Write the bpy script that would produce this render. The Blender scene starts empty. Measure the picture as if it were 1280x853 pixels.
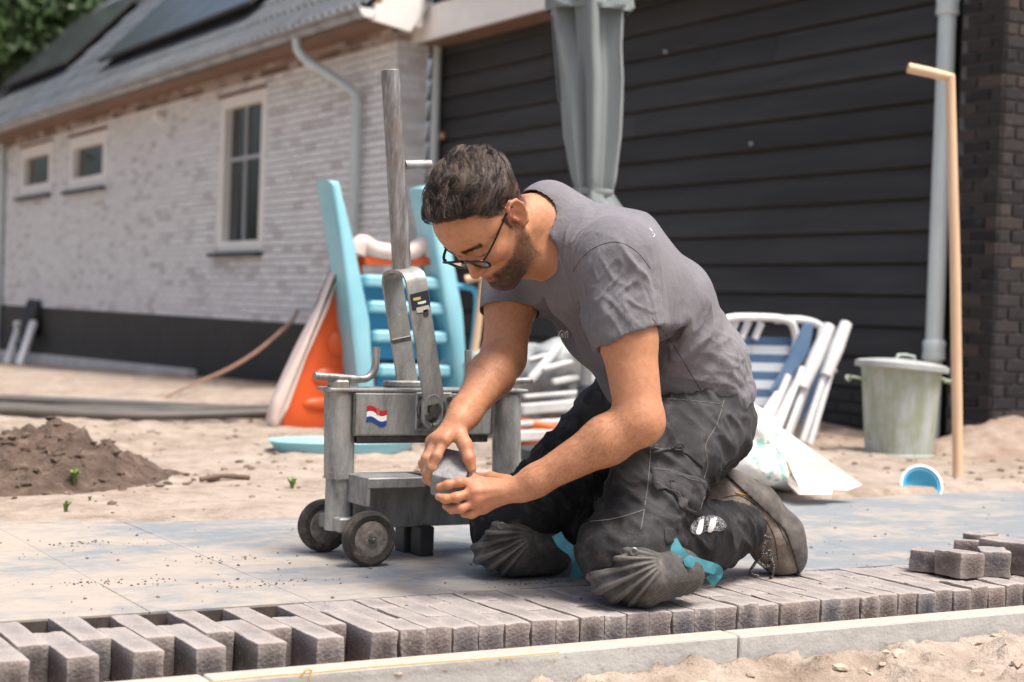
import bpy, bmesh, math, random
import numpy as np
from mathutils import Matrix, Vector, Euler, noise as mnoise
random.seed(7); RS = np.random.RandomState(7)
SC = bpy.context.scene
COL = SC.collection
# ---------------------------------------------------------------- camera (world axes: x along the kerb, y along the house walls, z up; 0 = top of paving)
IMW, IMH, FPX, CAMZ = 1280.0, 853.0, 2070.0, 0.54
def _unit(v): return v/np.linalg.norm(v)
_v = _unit(np.array([-570-640, -(345-426.5), FPX])); _u = np.array([4180-640, -(513-426.5), FPX])
_u = _unit(_u-_v*(_u@_v)); _n = np.cross(_u, _v); _n = _n if _n[1] > 0 else -_n
RW = np.array([_u, _v, _n])                      # camera axes (right, up, forward) -> world
CAM = np.array([0, 0, CAMZ])
cam_d = bpy.data.cameras.new('camera'); cam = bpy.data.objects.new('camera', cam_d); COL.objects.link(cam)
cam_d.sensor_width = 36; cam_d.lens = 36*FPX/IMW; cam_d.clip_start = 0.05; cam_d.clip_end = 500
r_, u_, f_ = RW[:, 0], RW[:, 1], RW[:, 2]
cam.matrix_world = Matrix(((r_[0], u_[0], -f_[0], 0), (r_[1], u_[1], -f_[1], 0), (r_[2], u_[2], -f_[2], CAMZ), (0, 0, 0, 1)))
cam_d.dof.use_dof = True; cam_d.dof.focus_distance = 3.2; cam_d.dof.aperture_fstop = 4.2
SC.camera = cam
# ---------------------------------------------------------------- light
SUN_CAM = np.array([0.36, 1.0, -0.26])          # towards the sun, in camera axes (right, up, forward)
_s = _unit(RW @ SUN_CAM)
SUN_EL = math.asin(_s[2]); SUN_AZ = math.atan2(_s[0], _s[1])
W = bpy.data.worlds.new('World'); SC.world = W; W.use_nodes = True
_nt = W.node_tree; _bg = _nt.nodes['Background']
_sky = _nt.nodes.new('ShaderNodeTexSky'); _sky.sky_type = 'NISHITA'; _sky.sun_disc = False
_sky.sun_elevation = SUN_EL; _sky.sun_rotation = SUN_AZ; _sky.dust_density = 7.0; _sky.air_density = 1.0; _sky.ozone_density = 1.0
_nt.links.new(_sky.outputs[0], _bg.inputs[0]); _bg.inputs[1].default_value = 0.13
sun_d = bpy.data.lights.new('sun', 'SUN'); sun = bpy.data.objects.new('sun', sun_d); COL.objects.link(sun)
sun_d.energy = 2.7; sun_d.angle = math.radians(20); sun_d.color = (1.0, 0.95, 0.89)
sun.rotation_euler = Vector(tuple(_s)).to_track_quat('Z', 'Y').to_euler(); sun.location = (3, 0, 12)
SC.view_settings.view_transform = 'Standard'; SC.view_settings.look = 'None'; SC.view_settings.gamma = 1.0
SC.view_settings.exposure = 0.68; SC.view_settings.use_curve_mapping = False
# ---------------------------------------------------------------- pixel -> place
def ray(x, y): return RW @ np.array([(x-640)/FPX, -(y-426.5)/FPX, 1.0])
def GND(x, y, z=0.0): r = ray(x, y); return CAM + r*((z-CAMZ)/r[2])
def ONU(x, y, U): r = ray(x, y); return CAM + r*(U/r[0])
def ONV(x, y, V): r = ray(x, y); return CAM + r*(V/r[1])
def AT(x, y, D): return CAM + ray(x, y)*D
def ONP(x, y, p, n): r = ray(x, y); return CAM + r*(np.dot(np.array(p)-CAM, n)/np.dot(r, n))
# ---------------------------------------------------------------- mesh helpers
def T(x, y=None, z=None): return Matrix.Translation((x, y, z) if y is not None else tuple(x))
def RZ(a): return Matrix.Rotation(a, 4, 'Z')
def RX(a): return Matrix.Rotation(a, 4, 'X')
def RY(a): return Matrix.Rotation(a, 4, 'Y')
def basis(o, x, y, z): return Matrix(((x[0], y[0], z[0], o[0]), (x[1], y[1], z[1], o[1]), (x[2], y[2], z[2], o[2]), (0, 0, 0, 1)))
def aim(o, d, up=(0, 0, 1)):                      # local z along d
    z = Vector(tuple(d)).normalized(); x = Vector(tuple(up)).cross(z)
    if x.length < 1e-5: x = Vector((1, 0, 0))
    x.normalize(); y = z.cross(x); return basis(tuple(o), x, y, z)
class B:
    def __init__(s): s.bm = bmesh.new()
    def box(s, c, d, M=None, bev=0, seg=1):
        m = (M or Matrix()) @ T(c) @ Matrix.Diagonal((d[0], d[1], d[2], 1))
        r = bmesh.ops.create_cube(s.bm, size=1, matrix=m)
        if bev:
            es = list({e for v in r['verts'] for e in v.link_edges})
            bmesh.ops.bevel(s.bm, geom=es, offset=bev, segments=seg, affect='EDGES', profile=0.5)
        return s
    def tube(s, pts, r, seg=12, cap=True, flat=None):
        P = [Vector(tuple(p)) for p in pts]; n = len(P); rr = r if hasattr(r, '__len__') else [r]*n
        tg = [(P[min(i+1, n-1)]-P[max(i-1, 0)]).normalized() for i in range(n)]
        a = tg[0].orthogonal().normalized() if flat is None else Vector(flat)
        rings = []
        for i in range(n):
            a = (a-tg[i]*a.dot(tg[i])).normalized(); b = tg[i].cross(a)
            ra, rb = (rr[i] if hasattr(rr[i], '__len__') else (rr[i], rr[i]))
            rings.append([s.bm.verts.new(P[i]+a*math.cos(2*math.pi*k/seg)*ra+b*math.sin(2*math.pi*k/seg)*rb) for k in range(seg)])
        for i in range(n-1):
            for k in range(seg): s.bm.faces.new((rings[i][k], rings[i][(k+1) % seg], rings[i+1][(k+1) % seg], rings[i+1][k]))
        if cap: s.bm.faces.new(rings[0][::-1]); s.bm.faces.new(rings[-1])
        return s
    def lathe(s, prof, seg=32, M=None, cap=True, sx=1, sy=1):
        M = M or Matrix(); rings = []
        for (r, z) in prof: rings.append([s.bm.verts.new(M @ Vector((r*sx*math.cos(2*math.pi*k/seg), r*sy*math.sin(2*math.pi*k/seg), z))) for k in range(seg)])
        for i in range(len(prof)-1):
            for k in range(seg): s.bm.faces.new((rings[i][k], rings[i][(k+1) % seg], rings[i+1][(k+1) % seg], rings[i+1][k]))
        if cap: s.bm.faces.new(rings[0][::-1]); s.bm.faces.new(rings[-1])
        return s
    def prism(s, poly, h, M=None, bev=0):
        M = M or Matrix(); n = len(poly)
        a = [s.bm.verts.new(M @ Vector((p[0], p[1], -h/2))) for p in poly]; b = [s.bm.verts.new(M @ Vector((p[0], p[1], h/2))) for p in poly]
        fs = [s.bm.faces.new(a[::-1]), s.bm.faces.new(b)]
        for i in range(n): fs.append(s.bm.faces.new((a[i], a[(i+1) % n], b[(i+1) % n], b[i])))
        if bev:
            es = list({e for f in fs[:2] for e in f.edges}); bmesh.ops.bevel(s.bm, geom=es, offset=bev, segments=2, affect='EDGES', profile=0.5)
        return s
    def grid(s, fn, nu, nv, closeu=False):
        g = [[s.bm.verts.new(tuple(fn(i/(nu if closeu else nu-1), j/(nv-1)))) for j in range(nv)] for i in range(nu)]
        for i in range(nu if closeu else nu-1):
            for j in range(nv-1): s.bm.faces.new((g[i][j], g[(i+1) % nu][j], g[(i+1) % nu][j+1], g[i][j+1]))
        return s
    def solidify(s, th):
        bmesh.ops.solidify(s.bm, geom=list(s.bm.faces), thickness=th); return s
    def mesh(s, name, mats, smooth=None):
        bmesh.ops.recalc_face_normals(s.bm, faces=list(s.bm.faces))
        me = bpy.data.meshes.new(name); s.bm.to_mesh(me); s.bm.free()
        for m in (mats if isinstance(mats, (list, tuple)) else [mats]): me.materials.append(m)
        if smooth is not None:
            me.polygons.foreach_set('use_smooth', [True]*len(me.polygons)); me.set_sharp_from_angle(angle=math.radians(smooth))
        return me
    def obj(s, name, mats, parent=None, smooth=None, **kw):
        return put(name, s.mesh(name, mats, smooth), parent, **kw)
WMAT = {}
def put(name, me, parent=None, M=None, label=None, cat=None, group=None, kind=None):
    o = bpy.data.objects.new(name, me); COL.objects.link(o)
    if M is not None: o.matrix_basis = M
    if parent is not None:
        o.parent = parent; o.matrix_parent_inverse = WMAT[parent].inverted()
    WMAT[o] = M if M is not None else Matrix()
    for k, v in (('label', label), ('category', cat), ('group', group), ('kind', kind)):
        if v: o[k] = v
    return o
def thing(name, label, cat, loc, group=None, rotz=0):
    return put(name, None, None, T(loc) @ RZ(rotz), label, cat, group)
def mesh_np(name, V, F, mats, smooth=True):
    me = bpy.data.meshes.new(name); me.from_pydata([tuple(v) for v in V] if not isinstance(V, np.ndarray) else V.tolist(), [], F if isinstance(F, list) else F.tolist())
    for m in (mats if isinstance(mats, (list, tuple)) else [mats]): me.materials.append(m)
    if smooth: me.polygons.foreach_set('use_smooth', [True]*len(me.polygons))
    me.update(); return me
def np_noise(P, seed=0.0):                       # cheap smooth value noise on an (N,3) array
    P = np.asarray(P, dtype=np.float64)+seed*17.13; I = np.floor(P).astype(np.int64); Fr = P-I; Fr = Fr*Fr*(3-2*Fr); out = 0
    def h(i, j, k):
        n = (i*374761393+j*668265263+k*2147483647) & 0x7fffffff; n = ((n ^ (n >> 13))*1274126177) & 0x7fffffff; return ((n ^ (n >> 16)) & 0xffff)/65535.0
    for a in (0, 1):
        for b in (0, 1):
            for c in (0, 1):
                w = (Fr[..., 0] if a else 1-Fr[..., 0])*(Fr[..., 1] if b else 1-Fr[..., 1])*(Fr[..., 2] if c else 1-Fr[..., 2])
                out = out+w*h(I[..., 0]+a, I[..., 1]+b, I[..., 2]+c)
    return out*2-1
def fbm(P, oct=4, seed=0.0):
    s = 0; a = 1.0; P = np.asarray(P, dtype=np.float64)
    for o in range(oct): s = s+a*np_noise(P*(2.03**o), seed+o*3.7); a *= 0.5
    return s
# ---------------------------------------------------------------- materials
def srgb(r, g, b):
    f = lambda c: (c/255/12.92 if c/255 <= 0.04045 else ((c/255+0.055)/1.055)**2.4)
    return (f(r), f(g), f(b))
class N:
    def __init__(s, name):
        s.m = bpy.data.materials.new(name); s.m.use_nodes = True; s.t = s.m.node_tree; s.p = s.t.nodes['Principled BSDF']; s.out = s.t.nodes['Material Output']
    def n(s, kind, **kw):
        x = s.t.nodes.new('ShaderNode'+kind)
        for k, v in kw.items(): setattr(x, k, v)
        return x
    def l(s, a, b): s.t.links.new(a, b)
    def coord(s, which='Object', scale=(1, 1, 1), rot=(0, 0, 0)):
        mp = s.n('Mapping'); mp.inputs['Scale'].default_value = scale; mp.inputs['Rotation'].default_value = rot
        if which == 'Pos': s.l(s.n('NewGeometry').outputs['Position'], mp.inputs[0])
        else: s.l(s.n('TexCoord').outputs[which], mp.inputs[0])
        return mp.outputs[0]
    def noise(s, vec, scale, detail=4, rough=.6, dist=0):
        x = s.n('TexNoise'); x.inputs['Scale'].default_value = scale; x.inputs['Detail'].default_value = detail; x.inputs['Roughness'].default_value = rough; x.inputs['Distortion'].default_value = dist
        s.l(vec, x.inputs['Vector']); return x.outputs['Fac']
    def ramp(s, fac, stops):
        x = s.n('ValToRGB'); e = x.color_ramp.elements
        while len(e) < len(stops): e.new(0.5)
        for i, (p, c) in enumerate(stops): e[i].position = p; e[i].color = (c[0], c[1], c[2], 1) if hasattr(c, '__len__') else (c, c, c, 1)
        s.l(fac, x.inputs[0]); return x.outputs[0]
    def mix(s, fac, a, b, mode='MIX'):
        x = s.n('Mix', data_type='RGBA', blend_type=mode)
        for inp, v in ((x.inputs[0], fac), (x.inputs[6], a), (x.inputs[7], b)):
            if hasattr(v, 'links'): s.l(v, inp)
            elif hasattr(v, '__len__'): inp.default_value = (v[0], v[1], v[2], 1)
            else: inp.default_value = v
        return x.outputs[2]
    def math(s, op, a, b=0.0, clamp=False):
        x = s.n('Math', operation=op, use_clamp=clamp)
        for i, v in enumerate((a, b)):
            if hasattr(v, 'links'): s.l(v, x.inputs[i])
            else: x.inputs[i].default_value = v
        return x.outputs[0]
    def bump(s, h, strength=.3, dist=.01, nrm=None):
        x = s.n('Bump'); x.inputs['Strength'].default_value = strength; x.inputs['Distance'].default_value = dist; s.l(h, x.inputs['Height'])
        if nrm: s.l(nrm, x.inputs['Normal'])
        return x.outputs[0]
    def set(s, col=None, rough=None, metal=None, nrm=None, **kw):
        for k, v in (('Base Color', col), ('Roughness', rough), ('Metallic', metal), ('Normal', nrm)):
            if v is None: continue
            if hasattr(v, 'links'): s.l(v, s.p.inputs[k])
            elif hasattr(v, '__len__'): s.p.inputs[k].default_value = (v[0], v[1], v[2], 1)
            else: s.p.inputs[k].default_value = v
        for k, v in kw.items(): s.p.inputs[k.replace('_', ' ')].default_value = v
        return s.m
def mat(name, col, col2=None, scale=8, rough=.6, metal=0, bump=0, bscale=80, coord='Object', rnd=0, stretch=(1, 1, 1), lo=.35, hi=.65, rough2=None, detail=5, bdist=.004, **kw):
    k = N(name); vec = k.coord(coord, stretch); c = col
    f = k.noise(vec, scale, detail)
    if col2: c = k.ramp(f, [(lo, col), (hi, col2)])
    if rnd:
        oi = k.n('ObjectInfo').outputs['Random']; hv = k.n('HueSaturation'); hv.inputs['Saturation'].default_value = 1
        k.l(k.math('ADD', k.math('MULTIPLY', oi, rnd*2), 1-rnd), hv.inputs['Value'])
        if hasattr(c, 'links'): k.l(c, hv.inputs['Color'])
        else: hv.inputs['Color'].default_value = (*c, 1)
        c = hv.outputs[0]
    nr = None
    if bump: nr = k.bump(k.noise(vec, bscale, 4), bump, bdist)
    r = rough
    if rough2 is not None: r = k.ramp(k.noise(vec, scale*1.7, 4), [(.3, rough), (.7, rough2)])
    return k.set(c, r, metal, nr, **kw)
# ================================================================ THE SETTING
def sstep(x, a, b): t = np.clip((x-a)/(b-a), 0, 1); return t*t*(3-2*t)
HU = 5.68; HV0 = float(ONU(495, 100, HU)[1]); HV1 = HV0+14.5                   # house wall plane, its near corner, its far end
GU = 6.10                                        # garage wall plane
def gz(u, v):                                    # height of the ground
    u = np.asarray(u, float); v = np.asarray(v, float); P = np.stack([u, v, 0*u], -1)
    z = -0.06*sstep(v, 4.0, 6.0)-0.024*np.clip(v-8, 0, 22)
    z = z+0.018*fbm(P*1.1, 3, 1)+0.012*fbm(P*5, 3, 2)*sstep(v, 3.7, 4.3)
    z = z+(0.020*np.abs(fbm(P*2.1, 3, 31))+.010*fbm(P*11, 3, 33))*sstep(v, 4.3, 5.2)*(1-sstep(v, 9, 14))
    edge = 3.86+0.05*np_noise(P*2.3, 4)+.03*np_noise(P*7, 9)
    z = np.where(v > 3.3, z+0.012+0.006*sstep(v, edge, edge+.35)-0.06*(1-sstep(v, edge-.05, edge+.03)), z)
    z = np.where(v <= 3.3, -0.12, z)
    # sandy bed in front of the kerb
    lump = fbm(P*9, 4, 5); lump2 = np.maximum(fbm(P*26, 3, 8)-.25, 0)
    fr = -0.090+0.022*lump+0.022*lump2+0.012*fbm(P*2.2, 2, 11)+0.02*sstep(v, 2.15, 2.32)-0.05*sstep(2.05-v, 0, 1.2)
    fr = fr-0.020+0.030*sstep(u, 1.3, 2.9)
    z = np.where(v < 2.36, fr, z)
    # loose sand piled against the garage pier
    z = z+0.16*np.exp(-(((u-5.78)/.45)**2+((v-5.30)/.20)**2))*(1+.35*fbm(P*6, 3, 20))
    return z
us = np.concatenate([np.linspace(-60, -4, 15)[:-1], np.linspace(-4, 0, 25)[:-1], np.linspace(0, 3.6, 330)[:-1], np.linspace(3.6, 9, 220)[:-1], np.linspace(9, 20, 23)[:-1], np.linspace(20, 90, 15)])
vs = np.concatenate([np.linspace(-40, 0, 11)[:-1], np.linspace(0, 1.6, 17)[:-1], np.linspace(1.6, 2.37, 86)[:-1], np.linspace(2.37, 3.6, 6)[:-1], np.linspace(3.6, 5, 80)[:-1], np.linspace(5, 10, 130)[:-1], np.linspace(10, 20, 60)[:-1], np.linspace(20, 120, 21)])
UU, VV = np.meshgrid(us, vs, indexing='ij'); ZZ = gz(UU, VV)
nu, nv = len(us), len(vs); idx = np.arange(nu*nv).reshape(nu, nv)
Fq = np.stack([idx[:-1, :-1], idx[1:, :-1], idx[1:, 1:], idx[:-1, 1:]], -1).reshape(-1, 4)
k = N('sand'); vec = k.coord('Pos')
n1 = k.noise(vec, 1.3, 5); n2 = k.noise(vec, 9, 5, .7); n3 = k.noise(vec, 60, 4, .7); n4 = k.noise(vec, 240, 3)
c = k.ramp(n2, [(.3, (.185, .135, .10)), (.5, (.32, .26, .208)), (.7, (.43, .365, .305))])
c = k.mix(k.ramp(n1, [(.42, 0), (.68, .55)]), c, (.46, .40, .34)); sx = k.n('SeparateXYZ'); k.l(vec, sx.inputs[0]); near_g = k.math('MULTIPLY', k.ramp(k.math('ADD', k.math('MULTIPLY', sx.outputs[0], .1), k.math('MULTIPLY', n1, .15)), [(.53, 0), (.62, .75)]), k.ramp(n2, [(.3, 1), (.7, .35)])); c = k.mix(near_g, c, (.24, .155, .11)); c = k.mix(k.ramp(n3, [(.28, .55), (.42, 0)]), c, (.15, .10, .072))
nb = k.bump(n2, .6, .03); nb = k.bump(n3, .7, .008, nb); nb = k.bump(n4, .5, .002, nb)
SAND = k.set(c, .95, 0, nb, Specular_IOR_Level=.15)
put('ground', mesh_np('ground', np.stack([UU, VV, ZZ], -1).reshape(-1, 3), Fq, SAND), kind='structure')

# ---- paving slabs, 30 x 30 cm, sandy
k = N('slab'); vec = k.coord('Pos', (1.0, 1.5, 1)); v1 = k.coord('Pos')
a = k.noise(vec, 2.6, 6, .65, .4); b = k.noise(v1, 28, 4, .7); d = k.noise(v1, 160, 3); e = k.noise(k.coord('Pos', (1, 1.6, 1)), 11, 6, .75)
stone = k.mix(b, (.165, .188, .205), (.25, .27, .28)); sandc = k.mix(b, (.34, .29, .24), (.45, .39, .325))
grad = k.n('SeparateXYZ'); k.l(v1, grad.inputs[0])
lat = k.math('MULTIPLY', k.math('SUBTRACT', 1.75, grad.outputs[0], True), .10)
cov = k.ramp(k.math('ADD', k.math('ADD', k.math('MULTIPLY', a, .55), k.math('MULTIPLY', e, .45)), lat), [(.47, 0), (.54, .5), (.63, .95)])
c = k.mix(cov, stone, sandc); c = k.mix(k.ramp(k.noise(v1, 55, 5, .8), [(.27, .6), (.33, 0)]), c, (.16, .10, .07))
oi = k.n('ObjectInfo').outputs['Random']; c = k.mix(k.math('MULTIPLY', oi, .12), c, (.2, .22, .25))
SLAB = k.set(c, .85, 0, k.bump(k.math('ADD', k.math('MULTIPLY', d, .4), cov), .35, .003), Specular_IOR_Level=.25)
pave = put('pavement', None, None, T(1, 3.2, 0), kind='structure')
b = B(); b.box((0, 0, -.03), (.2992, .2992, .06), bev=.0012); slab_me = b.mesh('slab', SLAB)
for i in range(-5, 22):
    for j in range(4):
        put('slab', slab_me, pave, T(.011+.30*i+.15+.0006*random.uniform(-1, 1), 2.9068+.30*j, random.uniform(-.0003, .0003)) @ RX(random.uniform(-.0006, .0006)))
b = B(); b.box((2.5, 3.36, -.044), (9, 1.19, .08)); b.obj('sand_bed', SAND, pave)

# ---- brick row along the kerb: 20 x 5 x 8.5 cm pavers and halves
k = N('paver'); vec = k.coord('Object'); oi = k.n('ObjectInfo').outputs['Random']
body = k.ramp(oi, [(0, (.085, .072, .070)), (.3, (.130, .098, .090)), (.55, (.092, .092, .102)), (.75, (.150, .106, .092)), (.9, (.075, .078, .090)), (1, (.17, .125, .11))])
n1 = k.noise(vec, 22, 5, .7); n2 = k.noise(vec, 170, 3); n0 = k.noise(k.coord('Pos'), 14, 5, .7)
c = k.mix(k.ramp(n1, [(.3, .45), (.5, 0)]), body, (.07, .065, .065)); c = k.mix(k.ramp(n1, [(.56, 0), (.72, .7)]), c, (.34, .29, .265)); c = k.mix(k.ramp(k.noise(vec, 120, 4, .8), [(.60, 0), (.70, .75)]), c, (.42, .38, .35)); c = k.mix(k.ramp(k.noise(vec, 75, 4, .8), [(.30, .7), (.40, 0)]), c, (.035, .03, .03))
g = k.n('NewGeometry'); sp = k.n('SeparateXYZ'); k.l(g.outputs['Normal'], sp.inputs[0])
dust = k.math('MULTIPLY', k.ramp(sp.outputs[2], [(.35, 0), (.95, 1)]), k.ramp(n0, [(.25, .42), (.6, .86)]))
c = k.mix(dust, c, k.mix(n1, (.26, .24, .228), (.375, .348, .33)))
ed = k.ramp(g.outputs['Pointiness'], [(.5, 0), (.56, .5)]); c = k.mix(ed, c, (.5, .44, .40))
PAVER = k.set(c, .9, 0, k.bump(n2, .8, .003, k.bump(n1, .6, .008)), Specular_IOR_Level=.2)
def paver_mesh(L, seed, w=.0494, h=.085, rag=.0034):
    bm = bmesh.new(); bmesh.ops.create_cube(bm, size=1, matrix=T(0, 0, -h/2) @ Matrix.Diagonal((w, L, h, 1)))
    bmesh.ops.bevel(bm, geom=list(bm.edges), offset=.0032, segments=2, affect='EDGES', profile=.5)
    bmesh.ops.triangulate(bm, faces=[f for f in bm.faces if len(f.verts) > 4])
    bmesh.ops.subdivide_edges(bm, edges=[e for e in bm.edges if e.calc_length() > .03], cuts=3, use_grid_fill=True)
    for v in bm.verts:
        n = mnoise.noise_vector(v.co*55+Vector((seed*9.1, seed*3.3, seed))); n2 = mnoise.noise_vector(v.co*16+Vector((seed*5.1, 0, seed)))
        v.co += n*rag*.55+n2*rag*.35
    me = bpy.data.meshes.new('paver'); bmesh.ops.recalc_face_normals(bm, faces=list(bm.faces)); bm.to_mesh(me); bm.free(); me.materials.append(PAVER)
    me.polygons.foreach_set('use_smooth', [True]*len(me.polygons)); me.set_sharp_from_angle(angle=math.radians(40)); return me
FULL = [paver_mesh(.197, i) for i in range(8)]; HALF = [paver_mesh(.095, 20+i, rag=.0048) for i in range(8)]
row = put('brick_edging', None, None, T(1.5, 2.6, -.085), kind='structure')
PITCH = .0506; U_DONE = 1.19
i0 = int((.36-1.19)/PITCH)
for i in range(i0, 60):
    uu = 1.19+PITCH*(i+.5)
    def lay(kind, vc):
        me = random.choice(kind); put('paver', me, row, T(uu+random.uniform(-.0012, .0012), vc+random.uniform(-.003, .003), random.uniform(-.0025, .002)) @ RZ(random.uniform(-.012, .012)+(math.pi if random.random() < .5 else 0)) @ RY(random.uniform(-.012, .012)))
    if i % 2 == 0:
        lay(FULL, 2.45+.1)
        if i >= 0: lay(HALF, 2.70)
    else:
        lay(FULL, 2.65)
        if i >= 0: lay(HALF, 2.50)
b = B(); b.box((1.9, 2.7538, -.0545), (4.6, .0045, .10)); b.obj('back_edge', mat('dark_edge_strip', (.055, .042, .036), (.10, .078, .066), 40, .95, coord='Pos'), row)  # added dark brick-coloured strip closing the backs of the open gaps
b = B(); b.box((1.9, 2.60, -.105), (4.6, .36, .03)); b.obj('sand_bed', SAND, row)

# ---- concrete kerb
k = N('kerb_concrete'); vec = k.coord('Pos'); n1 = k.noise(vec, 9, 5, .7); n2 = k.noise(vec, 150, 3)
c = k.ramp(n1, [(.3, (.37, .365, .35)), (.7, (.50, .49, .46))]); g = k.n('NewGeometry'); sp = k.n('SeparateXYZ'); k.l(g.outputs['Normal'], sp.inputs[0])
c = k.mix(k.math('MULTIPLY', k.ramp(sp.outputs[2], [(.4, 0), (.9, 1)]), k.ramp(n1, [(.25, .75), (.5, 1)])), c, k.mix(k.noise(vec, 40), (.36, .315, .265), (.50, .45, .39)))
c = k.mix(k.ramp(k.noise(vec, 34, 4, .7), [(.27, .7), (.36, 0)]), c, (.22, .15, .1))
KERB = k.set(c, .92, 0, k.bump(n2, .4, .002, k.bump(k.noise(vec, 30), .5, .006)), Specular_IOR_Level=.2)
kerb = put('kerb', None, None, T(1.5, 2.38, -.2), kind='structure')
b = B(); b.box((0, 0, -.125), (.9965, .052, .25), bev=.005, seg=2); kme = b.mesh('kerb_stone', KERB)
for i in range(-3, 6): put('kerb_stone', kme, kerb, T(float(ONV(925, 795, 2.36)[0])+i*1.0-.5, 2.388+random.uniform(-.001, .001), -.033+random.uniform(-.002, .002)))
# sand crumbs and clods, loose on slabs, kerb and sand
def clod_mesh(spots, name, material, parent=None, **kw):
    V = []; F = []
    ico = [(0, 0, 1), (.89, 0, .45), (.28, .85, .45), (-.72, .53, .45), (-.72, -.53, .45), (.28, -.85, .45), (.72, .53, -.45), (-.28, .85, -.45), (-.89, 0, -.45), (-.28, -.85, -.45), (.72, -.53, -.45), (0, 0, -1)]
    ft = [(0, i, i % 5+1) for i in range(1, 6)]+[(i, i+5, i % 5+1) for i in range(1, 6)]+[(i % 5+1, i+5, (i % 5)+6) for i in range(1, 6)]+[(11, (i % 5)+6, i+5) for i in range(1, 6)]
    for (x, y, z, s) in spots:
        o = len(V); a = random.uniform(0, 6.28); ca, sa = math.cos(a), math.sin(a)
        for (px, py, pz) in ico:
            q = s*random.uniform(.6, 1.15); V.append((x+(px*ca-py*sa)*q*1.2, y+(px*sa+py*ca)*q, z+pz*q*.6+s*.2))
        F += [(o+i, o+j, o+l) for (i, j, l) in ft]
    return put(name, mesh_np(name, V, F, material, False), parent, **kw)
CRUMB = mat('crumb', (.12, .085, .065), (.28, .21, .16), 30, .95, coord='Pos')
SANDC = mat('sand_crumb', (.36, .27, .2), (.56, .46, .36), 30, .95, coord='Pos')
sp_ = []
for _ in range(260):
    u = random.uniform(.2, 4.2); v = random.uniform(2.46, 3.85); 
    if v < 2.76 and u < 1.2: continue
    sp_.append((u, v, .001, random.choice([.0012, .0015, .002, .002, .003, .004])))
for cu, cv, n in ((.95, 3.05, 60), (1.25, 3.25, 50), (.75, 3.4, 40), (1.2, 2.95, 40), (1.75, 2.8, 60), (1.9, 3.0, 60), (.62, 3.1, 30), (1.05, 3.55, 40)):
    for _ in range(n): sp_.append((random.gauss(cu, .07), random.gauss(cv, .03), .001, random.choice([.001, .0015, .002, .003])))
clod_mesh(sp_, 'crumbs', CRUMB, label='crumbs of dirt scattered over the sandy paving', cat='dirt', kind='stuff')
sp_ = []
for _ in range(260):
    u = random.uniform(.5, 3.3); v = random.uniform(1.8, 2.33); sp_.append((u, v, float(gz(u, v)), random.choice([.003, .005, .007, .010, .015])))
for _ in range(160): u = random.gauss(.95, .22); sp_.append((u, random.uniform(2.36, 2.42), -.05, random.choice([.002, .003, .004, .006])))
sp2 = []
for _ in range(900):
    u = random.uniform(1.2, 6.0); v = random.uniform(3.9, 7.5); sp2.append((u, v, float(gz(u, v)), random.choice([.003, .004, .005, .007, .010, .014])))
clod_mesh(sp2, 'debris', CRUMB, label='small stones and bits of debris strewn over the sandy yard', cat='debris', kind='stuff')
clod_mesh(sp_, 'sand_lumps', SANDC, label='loose lumps of damp sand along the front of the kerb', cat='sand', kind='stuff')

# ================================================================ HOUSE
WHITE = mat('white_paint', (.84, .82, .78), (.78, .76, .72), 6, .45)
MORT = mat('mortar', (.55, .55, .54), (.62, .62, .61), 30, .95, coord='Pos')
ZINC = mat('zinc', (.42, .45, .46), (.52, .55, .55), 14, .5, .35, stretch=(1, 1, .2))
ZPIPE = mat('zinc_pipe', (.50, .56, .56), (.60, .66, .65), 9, .45, .15, stretch=(1, 1, .15), coord='Pos')
BROWNW = mat('eave_wood', (.19, .11, .07), (.26, .155, .105), 10, .7, coord='Pos')
BLACK = mat('black_plinth', (.020, .019, .018), (.032, .030, .028), 5, .7, coord='Pos', bump=.3, bscale=70)
DARKG = mat('dark_grey_trim', (.045, .05, .055), None, 5, .5)
k = N('pale_brick'); at_ = k.n('Attribute', attribute_name='tone'); vec = k.coord('Pos'); n1 = k.noise(vec, 5, 5, .7); n2 = k.noise(vec, 45, 4)
c = k.ramp(at_.outputs['Fac'], [(0, (.53, .52, .52)), (.15, (.68, .69, .695)), (.6, (.735, .75, .755)), (.93, (.77, .785, .79)), (1, (.54, .51, .505))])
c = k.mix(k.ramp(n1, [(.30, .10), (.48, 0)]), c, (.55, .49, .47)); c = k.mix(k.ramp(n2, [(.3, .35), (.45, 0)]), c, (.45, .42, .41))
PALEB = k.set(c, .9, 0, k.bump(n2, .4, .004), Specular_IOR_Level=.2)
k = N('shaded_brown_brick'); at_ = k.n('Attribute', attribute_name='tone'); vec = k.coord('Pos'); n2 = k.noise(vec, 45, 4)  # browner brick colour with the shade under the eave painted in
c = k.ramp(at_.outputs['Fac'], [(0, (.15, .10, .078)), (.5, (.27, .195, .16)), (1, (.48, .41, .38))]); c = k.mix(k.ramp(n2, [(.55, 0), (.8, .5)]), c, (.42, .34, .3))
EAVESHB = k.set(c, .9, 0, k.bump(n2, .4, .004), Specular_IOR_Level=.2)
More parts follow.
